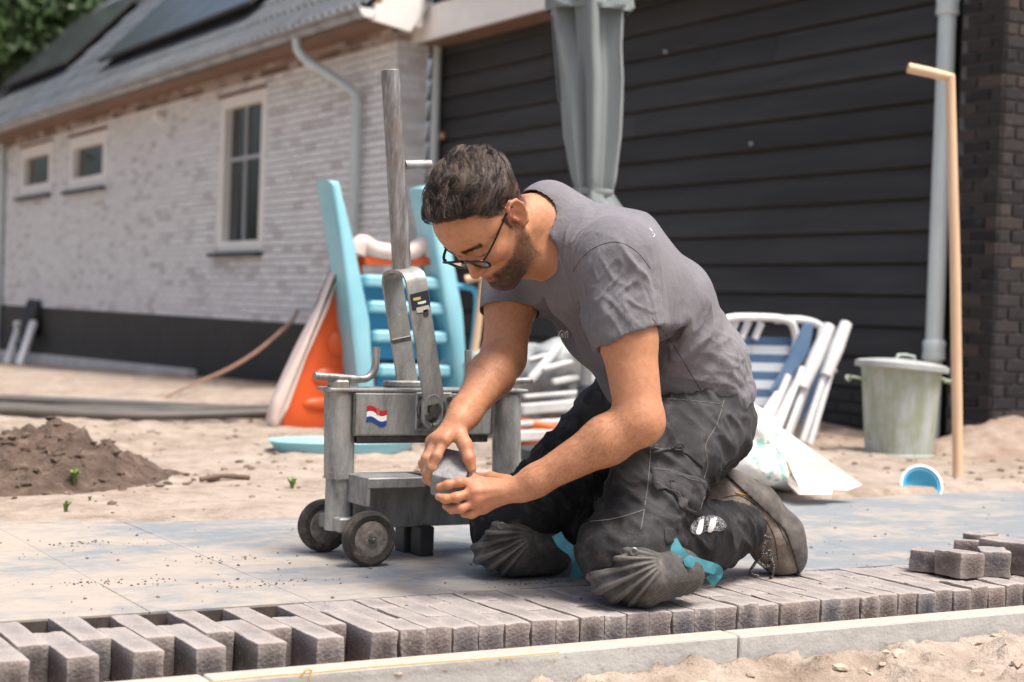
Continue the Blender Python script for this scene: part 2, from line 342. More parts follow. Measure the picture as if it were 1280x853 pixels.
def brick_boxes(V, F, Tn, p0, ax, nr, L, Ht, holes, course=.0625, bl=.22, dep=.012, seed=1, z0=0.0):
    """running-bond bricks on a plane: p0 origin, ax horizontal unit axis, nr outward normal"""
    rs = random.Random(seed); nc = int(Ht/course)
    for c in range(nc):
        za = z0+c*course; zb = za+course-.010; x = -(bl/2 if c % 2 else 0)
        while x < L:
            xa, xb = max(x, 0), min(x+bl-.010, L); x += bl
            if xb-xa < .02: continue
            if any(xb > h[0] and xa < h[1] and zb > h[2] and za < h[3] for h in holes):
                segs = []
                for h in holes:
                    if zb > h[2]+.02 and za < h[3]-.02 and xb > h[0] and xa < h[1]:
                        if h[0]-.005 > xa: segs.append((xa, h[0]-.005))
                        if h[1]+.005 < xb: segs.append((h[1]+.005, xb))
                        break
                else: segs = [(xa, xb)]
            else: segs = [(xa, xb)]
            for (xa_, xb_) in segs:
                if xb_-xa_ < .02: continue
                d = dep+rs.uniform(-.002, .003); o = len(V); t = rs.random()
                for (hx, hz, hd) in ((xa_, za, 0), (xb_, za, 0), (xb_, zb, 0), (xa_, zb, 0), (xa_+.002, za+.002, d), (xb_-.002, za+.002, d), (xb_-.002, zb-.002, d), (xa_+.002, zb-.002, d)):
                    V.append((p0[0]+ax[0]*hx+nr[0]*hd, p0[1]+ax[1]*hx+nr[1]*hd, hz)); Tn.append(t)
                F += [(o+4, o+5, o+6, o+7), (o, o+1, o+5, o+4), (o+1, o+2, o+6, o+5), (o+2, o+3, o+7, o+6), (o+3, o, o+4, o+7)]
def brick_obj(name, V, F, Tn, material, parent, **kw):
    me = mesh_np(name, V, F, material, False); a = me.attributes.new('tone', 'FLOAT', 'POINT'); a.data.foreach_set('value', Tn); return put(name, me, parent, **kw)
house = thing('brick_house', 'low house of pale brick with black plinth, tiled roof and small white windows', 'house', (HU, 13, -.2))
wt0 = ONU(276, 127, HU); wt1 = ONU(326, 314, HU)
w10 = ONU(87, 175, HU); w11 = ONU(131, 232, HU); w20 = ONU(26, 188, HU); w21 = ONU(63, 241, HU)
wins = [(wt1[1]-HV0, wt0[1]-HV0, wt1[2], wt0[2]+.02), (w11[1]-HV0, w10[1]-HV0, w11[2], w10[2]+.02), (w21[1]-HV0, w20[1]-HV0, w21[2], w20[2]+.02)]
ZT = 3.05; L = HV1-HV0; GTU = HU-.40; GTZ = float(ONU(400, 33, GTU)[2])
# wall core in strips around the openings
b = B(); cuts = sorted(wins); y = 0.0; PZ = float(ONU(200, 394, HU)[2])
for h in cuts:
    b.box((HU+.145, HV0+(y+h[0])/2, (ZT-.8)/2), (.26, h[0]-y, ZT+.8)); b.box((HU+.145, HV0+(h[0]+h[1])/2, (h[2]-.8)/2), (.26, h[1]-h[0], h[2]+.8)); b.box((HU+.145, HV0+(h[0]+h[1])/2, (h[3]+ZT)/2), (.26, h[1]-h[0], ZT-h[3])); y = h[1]
b.box((HU+.145, HV0+(y+L)/2, (ZT-.8)/2), (.26, L-y, ZT+.8)); wall = b.obj('wall', MORT, house)
NC = int((GTZ-.13-PZ)/.0625)
V, F, Tn = [], [], []
brick_boxes(V, F, Tn, (HU+.011, HV0-.012), (0, 1), (-1, 0), L, NC*.0625, wins, z0=PZ+.005, seed=3)
RETW = float(ONV(534, 120, HV0)[0]-HU)
brick_boxes(V, F, Tn, (HU, HV0+.011), (1, 0), (0, -1), RETW, NC*.0625, [], z0=PZ+.005, seed=4, bl=.22)
brick_obj('wall_bricks', V, F, Tn, PALEB, wall, kind='stuff')
V, F, Tn = [], [], []  # top wall courses, eave shade put into their brown colour
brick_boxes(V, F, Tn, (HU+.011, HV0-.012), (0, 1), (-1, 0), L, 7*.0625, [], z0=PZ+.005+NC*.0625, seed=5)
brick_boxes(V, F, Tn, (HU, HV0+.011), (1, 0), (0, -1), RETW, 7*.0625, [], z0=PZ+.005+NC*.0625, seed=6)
brick_obj('eave_shade_bricks', V, F, Tn, EAVESHB, wall, kind='stuff')
b = B(); b.box((HU+.14, HV0+L/2-.005, PZ/2-.4), (.31, L+.03, PZ+.8)); b.obj('plinth', BLACK, house)
b = B(); fs = [ONU(-120, 428, HU-.1), ONU(0, 438, HU-.1), ONU(110, 449, HU-.1), ONU(235, 462, HU-.1)]; b.prism([(p[1], p[2]) for p in fs]+[(fs[3][1], fs[3][2]-.4), (fs[0][1], fs[0][2]-.4)], .09, basis((HU-.06, 0, 0), (0, 1, 0), (0, 0, 1), (1, 0, 0))); b.obj('foundation_strip', mat('pale_concrete', (.5, .49, .47), (.62, .6, .57), 4, .9, coord='Pos'), house)
GLASS = N('dark_glass').set((.018, .024, .024), .06, 0, None, Specular_IOR_Level=.5)
for (a0, a1, z0, z1), tall in zip(wins, (True, False, False)):
    va, vb = HV0+a0, HV0+a1; cu = HU+.060; fw = .105 if tall else .15; cv = (va+vb)/2; cz = (z0+z1)/2
    win = B(); d = .11
    win.box((cu, va+fw/2, cz), (d, fw, z1-z0), bev=.006); win.box((cu, vb-fw/2, cz), (d, fw, z1-z0), bev=.006)
    win.box((cu, cv, z0+fw/2), (d, vb-va-2*fw+.001, fw), bev=.006); win.box((cu, cv, z1-fw/2), (d, vb-va-2*fw+.001, fw), bev=.006)
    wo = win.obj('window', WHITE, house)
    g = B(); g.box((cu+.035, cv, cz), (.012, vb-va-2*fw, z1-z0-2*fw)); g.obj('pane', GLASS, wo)
    s = B(); s.box((HU-.02, cv, z0-.03), (.12, vb-va+.10, .045), RY(0), bev=.006); s.obj('sill', DARKG, wo)
    l = B(); l.box((HU+.004, cv, z1+.012), (.05, vb-va+.06, .022)); l.obj('lintel', mat('red_lead', (.16, .06, .05), None, 4, .6), wo)
    if tall:
        m = B(); m.box((cu+.02, cv, z0+(z1-z0)*.60), (.035, vb-va-2*fw, .035)); m.box((cu+.021, cv+.06, cz), (.03, .035, z1-z0-2*fw)); m.obj('glazing_bar', mat('grey_bar', (.4, .42, .44), None, 4, .5), wo)
b = B(); wl = ONU(205, 148, HU); b.lathe([(.02, 0), (.06, .01), (.065, .06), (.05, .10), (.0, .115)][:4], 16, aim((HU, wl[1], wl[2]), (-1, 0, 0))); b.obj('wall_lamp', WHITE, house, 40)
# roof: 47 degree pitch, tiles in courses
RP = np.array([GTU+.05, HV0, GTZ+.06]); PIT = math.radians(46); RD = np.array([math.cos(PIT), 0, math.sin(PIT)]); RN = np.array([-math.sin(PIT), 0, math.cos(PIT)])
RV0, RV1, RLEN = HV0-.25, HV1+.15, 3.4
def tile_courses():
    V = []; F = []; wv = .15; ny = int((RV1-RV0)/wv*8); ys = np.linspace(RV0, RV1, ny)
    ph = (ys/wv) % 1.0; wave = np.where(ph < .42, np.sin(ph/.42*math.pi)*.040, 0.004*np.sin((ph-.42)/.58*math.pi))
    nc = int(RLEN/.33)
    for c in range(nc):
        s0, s1 = c*.33-.02, c*.33+.36
        for (s, lift) in ((s0, -.012), (s0, .030), (s1, .006)):
            for j in range(ny):
                p = RP+RD*s+RN*(lift+wave[j]*(1 if lift > -.01 else .2)); V.append((p[0], ys[j], p[2]))
        o = c*3*ny
        for r in (0, 1):
            q = o+r*ny
            F += [(q+j, q+j+1, q+ny+j+1, q+ny+j) for j in range(ny-1)]
    return V, F
V, F = tile_courses()
TILE = mat('slate_grey_tile', (.045, .055, .066), (.085, .10, .116), 3, .55, coord='Pos', bump=.15, bscale=90)
b = B(); c0 = RP+RD*RLEN/2-RN*.035
b.box((0, 0, 0), (RLEN, RV1-RV0-.02, .05), basis((c0[0], (RV0+RV1)/2, c0[2]), RD, (0, 1, 0), RN)); roof = b.obj('roof', BROWNW, house)
put('roof_tiles', mesh_np('roof_tiles', V, F, TILE, False), roof, kind='stuff')
b = B(); b.box(((HU+GTU)/2+.03, HV0+L/2-.05, GTZ-.02), (.40, L+.2, .025)); b.obj('soffit', BROWNW, house)
# barge board and gutter
b = B(); q0 = [ONV(x, y, RV0-.03) for (x, y) in ((462, 24.5), (512, 40), (512+28*7, 40-40*7), (486+28*7, 2-40*7))]
b.prism([(p[0], p[2]) for p in q0], .03, basis((0, RV0-.03, 0), (1, 0, 0), (0, 0, 1), (0, -1, 0))); b.obj('barge_board', WHITE, house)
b = B(); b.box((HU-.13, RV0-.012, GTZ-.0), (.40, .045, .13)); b.obj('eave_box_end', WHITE, house)
GTM = mat('zinc_gutter', (.30, .29, .29), (.40, .39, .385), 6, .5, .3, coord='Pos')
gc = (GTU, GTZ+.02)
b = B(); n = 12
def gfn(a, t): th = math.pi*(1+a); return (gc[0]+.072*math.cos(th), RV0-.06+t*(RV1-RV0+.1), gc[1]+.072*math.sin(th))
b.grid(gfn, n, 2); b.solidify(.004); b.tube([(gc[0]-.072, RV0-.06, gc[1]+.004), (gc[0]-.072, RV1, gc[1]+.004)], .011, 8); gut = b.obj('gutter', GTM, house, 40)
b = B(); b.prism([(.072*math.cos(math.pi*(1+i/12)), .072*math.sin(math.pi*(1+i/12))) for i in range(13)], .006, basis((gc[0], RV0-.058, gc[1]), (1, 0, 0), (0, 0, 1), (0, -1, 0))); b.obj('end_cap', WHITE, gut)
for i in range(14):
    b = B(); yy = RV0+.12+i*.62
    def bf(a, t): th = math.pi*(.98+a*1.04); return (gc[0]+.079*math.cos(th), yy+t*.03, gc[1]+.079*math.sin(th))
    b.grid(bf, 10, 2); b.solidify(.004); b.obj('bracket', GTM, gut, 40)
# downpipes on the house
pp = ONU(447, 100, HU-.07)
b = B(); b.tube([(GTU, pp[1]+.50, GTZ-.03), (GTU+.01, pp[1]+.49, GTZ-.13), (GTU+.06, pp[1]+.43, GTZ-.22), (HU-.16, pp[1]+.10, GTZ-.42), (HU-.08, pp[1]+.01, GTZ-.50), (HU-.07, pp[1], GTZ-.60)], .040, 12); b.obj('downpipe_bend', ZPIPE, house, 40)
b = B(); b.tube([(HU-.07, pp[1], GTZ-.56), (HU-.07, pp[1], -.4)], .040, 12); b.obj('downpipe', ZPIPE, house, 40)
p2 = ONU(2, 250, HU-.05); b = B(); b.tube([(HU-.06, p2[1], GTZ-.1), (HU-.06, p2[1], -.6)], .045, 12); b.obj('downpipe', ZPIPE, house, 40)
# solar panels on the roof
PANEL = mat('panel_glass', (.030, .036, .040), (.05, .058, .062), 2.5, .32, coord='Pos', Specular_IOR_Level=.6)
def panel(px_list, label, nsplit):
    n_ = RN; P = RP+RN*.17; w = [ONP(x, y, P, n_) for (x, y) in px_list]
    s = [float(np.dot(q-RP, RD)) for q in w]; ys = [q[1] for q in w]; s0 = s[0]; ya, yb = min(ys), max(ys); s1 = min(RLEN-.1, s0+1.65)
    t = thing('solar_panel', label, 'solar panel', tuple(RP+RD*s0+np.array([0, (ya+yb)/2-RP[1], 0])))
    M = basis(tuple(RP+RN*.16+RD*(s0+s1)/2+np.array([0, (ya+yb)/2-RP[1], 0])), RD, (0, 1, 0), RN)
    b = B(); b.box((0, 0, -.02), (s1-s0, yb-ya, .035), M, bev=.004); b.obj('frame', BLACK, t)
    wd = (yb-ya)/nsplit
    for i in range(nsplit): b = B(); b.box((0, -(yb-ya)/2+wd*(i+.5), 0), (s1-s0-.05, wd-.03, .012), M); b.obj('glass', PANEL, t)
    for sg in (-1, 1): b = B(); b.box((sg*(s1-s0)*.3, 0, -.095), (.04, yb-ya-.1, .12), M); b.obj('rail', BLACK, t)
panel([(78, 78), (0, 108)], 'dark solar panel at the far end of the tiled roof beside the trees', 1)
panel([(310, 2), (138, 60)], 'long dark solar panel array on the tiled roof near the gable', 3)

# ================================================================ GARAGE
garage = thing('garage', 'black timber-boarded outbuilding on dark brick beneath a white fascia', 'outbuilding', (GU, 11, -.2))
BOARD = mat('black_board', (.017, .018, .018), (.034, .035, .035), 3, .70, coord='Pos', rnd=.35, stretch=(1, .25, 3), bump=.25, bscale=30)
GV0, GV1 = float(ONU(1172, 200, GU)[1]), HV0+.25
bz = [float(ONU(1015, y, GU)[2]) for y in (292.3, 256.8, 219, 182, 144.6, 107, 69.5, 32.5)]
bp = (bz[-1]-bz[0])/7; zb0 = bz[0]-5*bp
b = B(); b.box((GU+.12, (GV0+GV1)/2, 1.4), (.2, GV1-GV0, 3.6)); b.obj('wall', BLACK, garage)
nb_ = 17
for i in range(nb_):
    z0 = zb0+i*bp; h = bp-.016; js = GV0+(GV1-GV0)*random.uniform(.2, .7)
    for ya, yb in ((GV0, js-.0015), (js+.0015, GV1)):
        b = B(); dx = random.uniform(-.003, .002); b.prism([(0, 0), (-.030+dx, 0), (-.034+dx, .006), (-.014+dx, h), (0, h)], yb-ya, basis((GU+.02, (ya+yb)/2, z0), (1, 0, 0), (0, 0, 1), (0, -1, 0))); b.obj('board', BOARD, garage)
for (px, py) in ((940, 180), (833, 65)):
    q = ONU(px, py, GU-.03); b = B(); b.lathe([(.012, 0), (.012, .012), (.006, .02)], 10, aim(q, (-1, 0, 0))); b.obj('fixing', ZINC, garage, 40)
q = ONU(554, 170, GU-.03); b = B(); b.lathe([(.03, 0), (.03, .02), (.015, .03)], 12, aim(q, (-1, 0, 0))); b.obj('outside_lamp', mat('brass', (.5, .3, .15), None, 4, .5), garage, 40)
k = N('dark_brick'); oi = k.n('ObjectInfo').outputs['Random']; vec = k.coord('Pos'); n2 = k.noise(vec, 30, 4, .7)
c = k.ramp(oi, [(0, (.018, .017, .018)), (.4, (.030, .028, .028)), (.8, (.045, .037, .035)), (1, (.075, .055, .047))]); c = k.mix(k.ramp(n2, [(.58, 0), (.78, .55)]), c, (.20, .185, .185))
DBRICK = k.set(c, .85, 0, k.bump(n2, .5, .004), Specular_IOR_Level=.3)
DMORT = mat('dark_mortar', (.11, .10, .10), (.16, .15, .145), 20, .95, coord='Pos')
# low brick base under the boards, joined far bricks
V, F, Tn = [], [], []; brick_boxes(V, F, Tn, (GU+.0, GV0-.1), (0, 1), (-1, 0), GV1-GV0+.2, zb0+.26, [], z0=-.26, seed=9, dep=.015)
b = B(); b.box((GU+.07, (GV0+GV1)/2, zb0/2-.15), (.14, GV1-GV0+.2, zb0+.28)); base = b.obj('base_wall', BLACK, garage)
brick_obj('base_bricks', V, F, Tn, mat('black_brick', (.018, .017, .017), (.035, .032, .031), 14, .8, coord='Pos'), base, kind='stuff')
# brick pier at the corner: every brick a piece
PV = float(ONU(1251, 200, GU-.06)[1]); PV1 = float(ONU(1196, 200, GU-.06)[1]); PU = GU-.06
b = B(); b.box((PU+.75+.012, (PV+PV1)/2+.01, 1.5), (1.5, PV1-PV-.004, 3.8)); pier = b.obj('pier', DMORT, garage)
bl = (PV1-PV+.01)/1.75; course = .0625
def bricklet(l, ww, nm): bb = B(); bb.box((0, 0, 0), (ww, l, course-.011), bev=.003); return bb.mesh('brick', DBRICK)
full_l = bricklet(bl-.011, .03, 0); half_l = bricklet(bl*.75-.011, .03, 0); qu_l = bricklet(bl*.5-.011, .03, 0)
full_r = bricklet(.03, bl-.011, 0) ; three_r = bricklet(.03, bl*.5-.011, 0)
for c_ in range(int(3.4/course)):
    zc = -.3+course*(c_+.5)
    seq = [(full_l, bl), (half_l, bl*.75)] if c_ % 2 == 0 else [(qu_l, bl*.5), (full_l, bl), (None, .25*bl)]
    y = PV
    for me, w_ in seq:
        if me: put('brick', me, pier, T(PU+.012+random.uniform(-.002, .003), y+w_/2, zc))
        y += w_
    x = PU
    for me, w_ in ([(three_r, bl*.5), (full_r, bl), (full_r, bl), (full_r, bl)] if c_ % 2 == 0 else [(full_r, bl), (full_r, bl), (full_r, bl)]):
        put('brick', me, pier, T(x+w_/2+.004, PV+.012+random.uniform(-.002, .003), zc)); x += w_
# fascia, gutter edge and downpipes of the garage
FU = GU-.28; f0 = ONU(512, 54, FU); f1 = ONU(684, 14.5, FU); zf = float((f0[2]+f1[2])/2)
b = B(); b.box((FU, (PV-.2+GV1+.6)/2, zf+.13), (.035, GV1-PV+.8, .26)); b.obj('fascia', WHITE, garage)
b = B(); b.box((FU+.16, (PV-.2+GV1+.6)/2, zf+.02), (.28, GV1-PV+.78, .03)); b.obj('soffit', BROWNW, garage)
b = B(); b.box((FU+1.3, (PV-.2+GV1+.6)/2, zf+.95), (3.0, GV1-PV+.9, .08), bev=.01); b2 = b.obj('roof', TILE, garage)
b2.matrix_basis = T(FU+1.3, 11, zf+.95) @ RY(-math.radians(25)) @ T(-FU-1.3, -11, -zf-.95)
for (px, rad, ub) in ((541, .040, GU-.07), (1176, .043, GU-.10)):
    q = ONU(px, 220, ub); b = B(); b.tube([(q[0], q[1], zf+.02), (q[0], q[1], -.3)], rad, 16); dp = b.obj('downpipe', ZPIPE, garage, 40)
    if px > 600:
        for py in (438, 8):
            z_ = ONU(px, py, ub)[2]; b = B(); b.lathe([(rad+.012, -.05), (rad+.014, -.04), (rad+.010, 0), (rad+.014, .035), (rad+.006, .05)], 16, T(q[0], q[1], z_)); b.obj('collar', ZPIPE, dp, 40)
b = B(); b.box((GU-.04, (GV0+PV1)/2+.02, 1.4), (.06, .05, 3.4)); b.obj('corner_trim', BLACK, garage)

# ================================================================ TREE behind the house
LEAF = mat('leaf', (.030, .060, .018), (.07, .12, .035), 1.2, .5, coord='Pos')
BARK = mat('bark', (.06, .045, .03), (.12, .09, .07), 9, .9, coord='Pos')
def tree(px, py, D, R, n, label, seed):
    rs = np.random.RandomState(seed); c = AT(px, py, D); t = thing('broadleaf_tree', label, 'tree', (c[0], c[1], -.3))
    b = B(); b.tube([(c[0], c[1], -.4), (c[0]+.1, c[1], c[2]*.4), (c[0], c[1]+.1, c[2])], [.35, .25, .12], 10)
    for i in range(7):
        a = i*.9; e = c+np.array([math.cos(a)*R*.6, math.sin(a)*R*.6, rs.uniform(-.3, .5)*R]); b.tube([(c[0], c[1], c[2]*.5+i*.1), tuple((c+e)/2-[0, 0, .4]), tuple(e)], [.12, .08, .03], 6)
    b.obj('trunk', BARK, t, 60)
    cl = rs.normal(size=(60, 3)); cl = cl/np.linalg.norm(cl, axis=1)[:, None]*R*rs.uniform(.3, 1, (60, 1)); cl[:, 2] *= .85
    V = []; F = []
    for i in range(n):
        k_ = cl[rs.randint(60)]; p = c+k_+rs.normal(size=3)*R*.16; a = rs.normal(size=3); a /= np.linalg.norm(a); d = np.cross(a, rs.normal(size=3)); d /= np.linalg.norm(d); s = rs.uniform(.09, .17)
        o = len(V); V += [tuple(p-a*s), tuple(p+d*s*.55), tuple(p+a*s), tuple(p-d*s*.55)]; F.append((o, o+1, o+2, o+3))
    put('crown', mesh_np('crown', V, F, LEAF, False), t)
tree(-30, 20, 27, 2.6, 15000, 'dark leafy tree rising behind the far end of the roof', 3)
# ================================================================ THINGS AROUND THE YARD
def GT(px, py, dz=0.0):
    z = 0.0
    for _ in range(12): p = GND(px, py, z); z = float(gz(p[0], p[1]))+dz
    return GND(px, py, z)
def zg(p, d=0.0): return float(gz(p[0], p[1]))+d
def path(pix, V, dv=0): return [ONV(x, y, V) for (x, y) in pix]
def smooth_path(P, n=6):
    P = [np.array(p, float) for p in P]; out = []
    for i in range(len(P)-1):
        a, b, c, d = P[max(i-1, 0)], P[i], P[i+1], P[min(i+2, len(P)-1)]
        for t in np.linspace(0, 1, n, endpoint=False): out.append(.5*((2*b)+(-a+c)*t+(2*a-5*b+4*c-d)*t*t+(-a+3*b-3*c+d)*t**3))
    return out+[P[-1]]
ORANGE = mat('orange_plastic', (.76, .115, .02), (.66, .095, .02), 4, .38, coord='Pos')
SKYB = mat('light_blue_plastic', (.24, .54, .64), (.30, .60, .69), 4, .42, coord='Pos')
BLUEP = mat('blue_plastic', (.05, .36, .62), (.07, .42, .66), 4, .4, coord='Pos')
CREAM = mat('cream_plastic', (.66, .52, .46), (.72, .60, .54), 5, .45, coord='Pos')
ALU = mat('white_aluminium', (.70, .70, .70), (.78, .78, .78), 12, .38, .2)
WOOD = mat('pale_wood', (.60, .40, .24), (.70, .50, .33), 6, .6, stretch=(4, 4, .4), coord='Pos')
BLKP = mat('black_plastic', (.02, .021, .023), (.04, .04, .042), 8, .5)
# ---- toddler slide
sb = GT(395, 537); SV = float(sb[1]); slide = thing('toddler_slide', 'orange toddler slide with a light blue ladder and cream side rail', 'slide', tuple(sb))
def S(px, py, dv=0.0): return ONV(px, py, SV+dv)
def slab_poly(b, pix, th, dv=0.0, bev=0.0):
    P = [S(x, y, dv) for (x, y) in pix]; b.prism([(p[0], p[2]) for p in P], th, basis((0, SV+dv, 0), (1, 0, 0), (0, 0, 1), (0, -1, 0)), bev)
b = B(); slab_poly(b, [(430, 318), (446, 322), (458, 400), (470, 535), (430, 540), (385, 541), (344, 532), (352, 505), (380, 435), (404, 380)], .10, .10, .012); body = b.obj('chute', ORANGE, slide, 45)
for (x, y, w, h) in ((428, 388, 16, 26), (424, 430, 30, 30), (412, 472, 44, 22), (408, 505, 60, 16)):
    p = S(x, y, .052); b = B(); b.lathe([(.02, -.02), (.95, 0), (1, .006), (.8, .016), (.3, .02), (.01, .021)], 20, basis((p[0], p[1], p[2]), (w/2/252, 0, 0), (0, 0, h/2/252), (0, -1, 0))); b.obj('moulded_panel', ORANGE, body, 60)
p = S(438, 448, .02); b = B(); b.box(tuple(p), (.05, .012, .06), bev=.005); b.obj('sticker', mat('yellow_sticker', (.55, .36, .12), None, 5, .5), body)
b = B(); slab_poly(b, [(424, 316), (431, 314), (406, 385), (379, 445), (351, 508), (347, 534), (338, 534), (334, 524), (340, 500), (370, 440), (400, 380)], .08, .05, .02); b.obj('side_rail', CREAM, slide, 50)
b = B(); b.tube(smooth_path([S(446, 318, .0), S(452, 304, .0), S(470, 313, .0), S(510, 316, .0), S(532, 305, .0), S(540, 318, .0)]), .042, 10); b.obj('top_bar', CREAM, slide, 60)
b = B(); slab_poly(b, [(452, 320), (540, 322), (540, 332), (452, 332)], .08, .02, .008); b.obj('top_lip', ORANGE, slide, 45)
for pts in ([(402, 226), (416, 228), (432, 300), (452, 400), (466, 545), (448, 545), (438, 470), (420, 320)], [(518, 236), (534, 232), (552, 300), (568, 390), (584, 545), (566, 545), (556, 430), (538, 330)]):
    b = B(); slab_poly(b, pts, .16, -.02, .02); b.obj('ladder_rail', SKYB, slide, 50)
for y in (352, 384, 420, 462, 505):
    xo = (y-340)*.16; b = B(); p0 = S(448+xo, y, -.01); p1 = S(546+xo*.55, y+2, -.01); b.box(tuple((p0+p1)/2), (p1[0]-p0[0], .14, .055), bev=.012); b.obj('step', SKYB, slide)
    b = B(); p0 = S(450+xo, y+17, .05); p1 = S(546+xo*.5, y+19, .05); b.box(tuple((p0+p1)/2), (p1[0]-p0[0], .03, .09), bev=.006); b.obj('riser', BLUEP, slide)
# ---- blue shell basin lying in front of the slide
q = GT(455, 566); bas = thing('shell_basin', 'shallow light blue plastic basin lying on the sand by the slide', 'basin', tuple(q))
b = B(); b.lathe([(.26, 0), (.28, .02), (.29, .045), (.305, .05), (.295, .04), (.27, .02), (.03, .02)], 36, T(q[0]-.03, q[1]+.12, q[2]-.012), sy=.55); b.obj('rim', SKYB, bas, 50)
# ---- bundle of black pipes along the sand
pb = thing('pipe_bundle', 'bundle of long dark pipes lying across the sand beside the house', 'pipes', tuple(GT(150, 522)))
for i, (ya, yb, ym) in enumerate(((511, 519, 517), (514, 522, 520), (517, 524, 523), (519, 527, 526), (513, 520, 516))):
    a, m, c = GT(-60, ya-4), GT(160, ym), GT(345, yb); r = .022
    P = smooth_path([a+[0, 0, r+.03*(i == 4)], m+[0, 0, r+.02*(i == 4)], c+[0, 0, r+.02*(i % 2)]], 10); b = B(); b.tube(P, r, 8); b.obj('pipe', mat('pipe_%d' % i, (.035+.015*i, .032+.013*i, .03+.012*i), (.12, .105, .09), 3, .55, coord='Pos'), pb, 50)
# ---- brown cable duct from the wall
wallp = ONU(372, 388, HU-.03)
pts = [wallp, ONU(362, 405, HU-.25)]+[GT(x, y)+np.array([0, 0, h]) for (x, y, h) in ((330, 470, .28), (295, 488, .18), (255, 497, .09), (215, 506, .05), (190, 514, .03))]
pts = [wallp]+[AT(x, y, D) for (x, y, D) in ((366, 400, 13.6), (345, 420, 13.0), (318, 442, 12.4), (285, 462, 11.8), (248, 478, 11.2), (215, 493, 10.5), (185, 512, 9.6), (160, 532, 8.6), (146, 546, 7.9))]
b = B(); b.tube(smooth_path(pts, 5), [.017]*10+[.014]*15+[.009]*(len(smooth_path(pts, 5))-25), 8); b.obj('cable_duct', mat('brown_duct', (.22, .12, .085), (.28, .165, .12), 5, .6, coord='Pos'), None, 60, label='thin brown cable duct curving from the black plinth down to the sand', cat='cable')
# ---- tool leaning at the far end of the wall
q = ONU(22, 458, HU-.30); tl = thing('folding_trestle', 'black and silver folding trestle leaning on the black plinth', 'trestle', tuple(q))
def WL(px, py, lean): return ONU(px, py, HU-lean)
b = B(); P = [WL(43, 378, .06), WL(48, 392, .06), WL(44, 416, .12), WL(36, 420, .14)]; b.tube([WL(45, 378, .05), WL(41, 398, .10), WL(34, 420, .16)], [.12, .15, .12], 8, flat=(0, 1, 0)); b.obj('head', BLKP, tl, 50)
for (x0, y0, x1, y1) in ((23, 412, 8, 458), (42, 404, 24, 458)):
    b = B(); a, c = WL(x0, y0, .12), WL(x1, y1, .40); b.tube([a, c], .055, 8); b.obj('leg', ALU, tl, 40)
b = B(); a = WL(27, 406, .14); b.lathe([(.03, -.1), (.05, -.09), (.05, .09), (.03, .1)], 12, aim(a, (-1, 0, 0))); b.obj('knob', ALU, tl, 40)
b = B(); b.tube([WL(20, 430, .2), WL(36, 428, .2)], .035, 8); b.obj('cross_bar', BLKP, tl, 40)
# ---- soil heap with weeds
SOIL = N('soil'); vec = SOIL.coord('Pos'); n1 = SOIL.noise(vec, 14, 5, .7); n2 = SOIL.noise(vec, 90, 4, .7)
c = SOIL.ramp(n1, [(.3, (.065, .046, .036)), (.55, (.135, .098, .077)), (.75, (.26, .19, .145))]); c = SOIL.mix(SOIL.ramp(n2, [(.62, 0), (.75, .5)]), c, (.34, .26, .2)); SOIL = SOIL.set(c, .95, 0, SOIL.bump(n2, .8, .01, SOIL.bump(n1, .6, .03)), Specular_IOR_Level=.1)
hc = GT(95, 612); heap = thing('soil_heap', 'low heap of dark brown soil with weeds on the pale sand', 'soil', tuple(hc))
n_ = 110; hu = np.linspace(-1.4, .75, n_*2)+hc[0]; hv = np.linspace(-.45, 1.0, n_)+hc[1]; A, Bv = np.meshgrid(hu, hv, indexing='ij'); P = np.stack([A, Bv, 0*A], -1)
e1 = np.exp(-(((A-hc[0]+.02)/.30)**2+((Bv-hc[1]-.30)/.30)**2))*.17; e2 = np.exp(-(((A-hc[0]+.50)/.45)**2+((Bv-hc[1]-.02)/.26)**2))*.15; e3 = np.exp(-(((A-hc[0]-.32)/.25)**2+((Bv-hc[1]-.45)/.2)**2))*.05
hh = (e1+e2+e3)*.78; hz = gz(A, Bv)-.03+hh*(1+.25*fbm(P*7, 3, 3))+.034*fbm(P*15, 4, 6)*sstep(hh, .015, .09)
nn = hz.shape; ii = np.arange(hz.size).reshape(nn); Fh = np.stack([ii[:-1, :-1], ii[1:, :-1], ii[1:, 1:], ii[:-1, 1:]], -1).reshape(-1, 4)
put('soil', mesh_np('soil', np.stack([A, Bv, hz], -1).reshape(-1, 3), Fh, SOIL), heap)
sp_ = []
for _ in range(420):
    a = random.gauss(hc[0]-.25, .32); bb = random.gauss(hc[1]+.15, .18); i = int(np.clip((a-hu[0])/(hu[-1]-hu[0])*(len(hu)-1), 0, len(hu)-1)); j = int(np.clip((bb-hv[0])/(hv[-1]-hv[0])*(len(hv)-1), 0, len(hv)-1))
    sp_.append((a, bb, max(hz[i, j], float(gz(a, bb))), random.choice([.004, .006, .008, .012, .016])))
clod_mesh(sp_, 'clods', SOIL, heap, kind='stuff')
GREEN = mat('weed_green', (.10, .18, .04), (.20, .29, .07), 20, .5, coord='Pos')
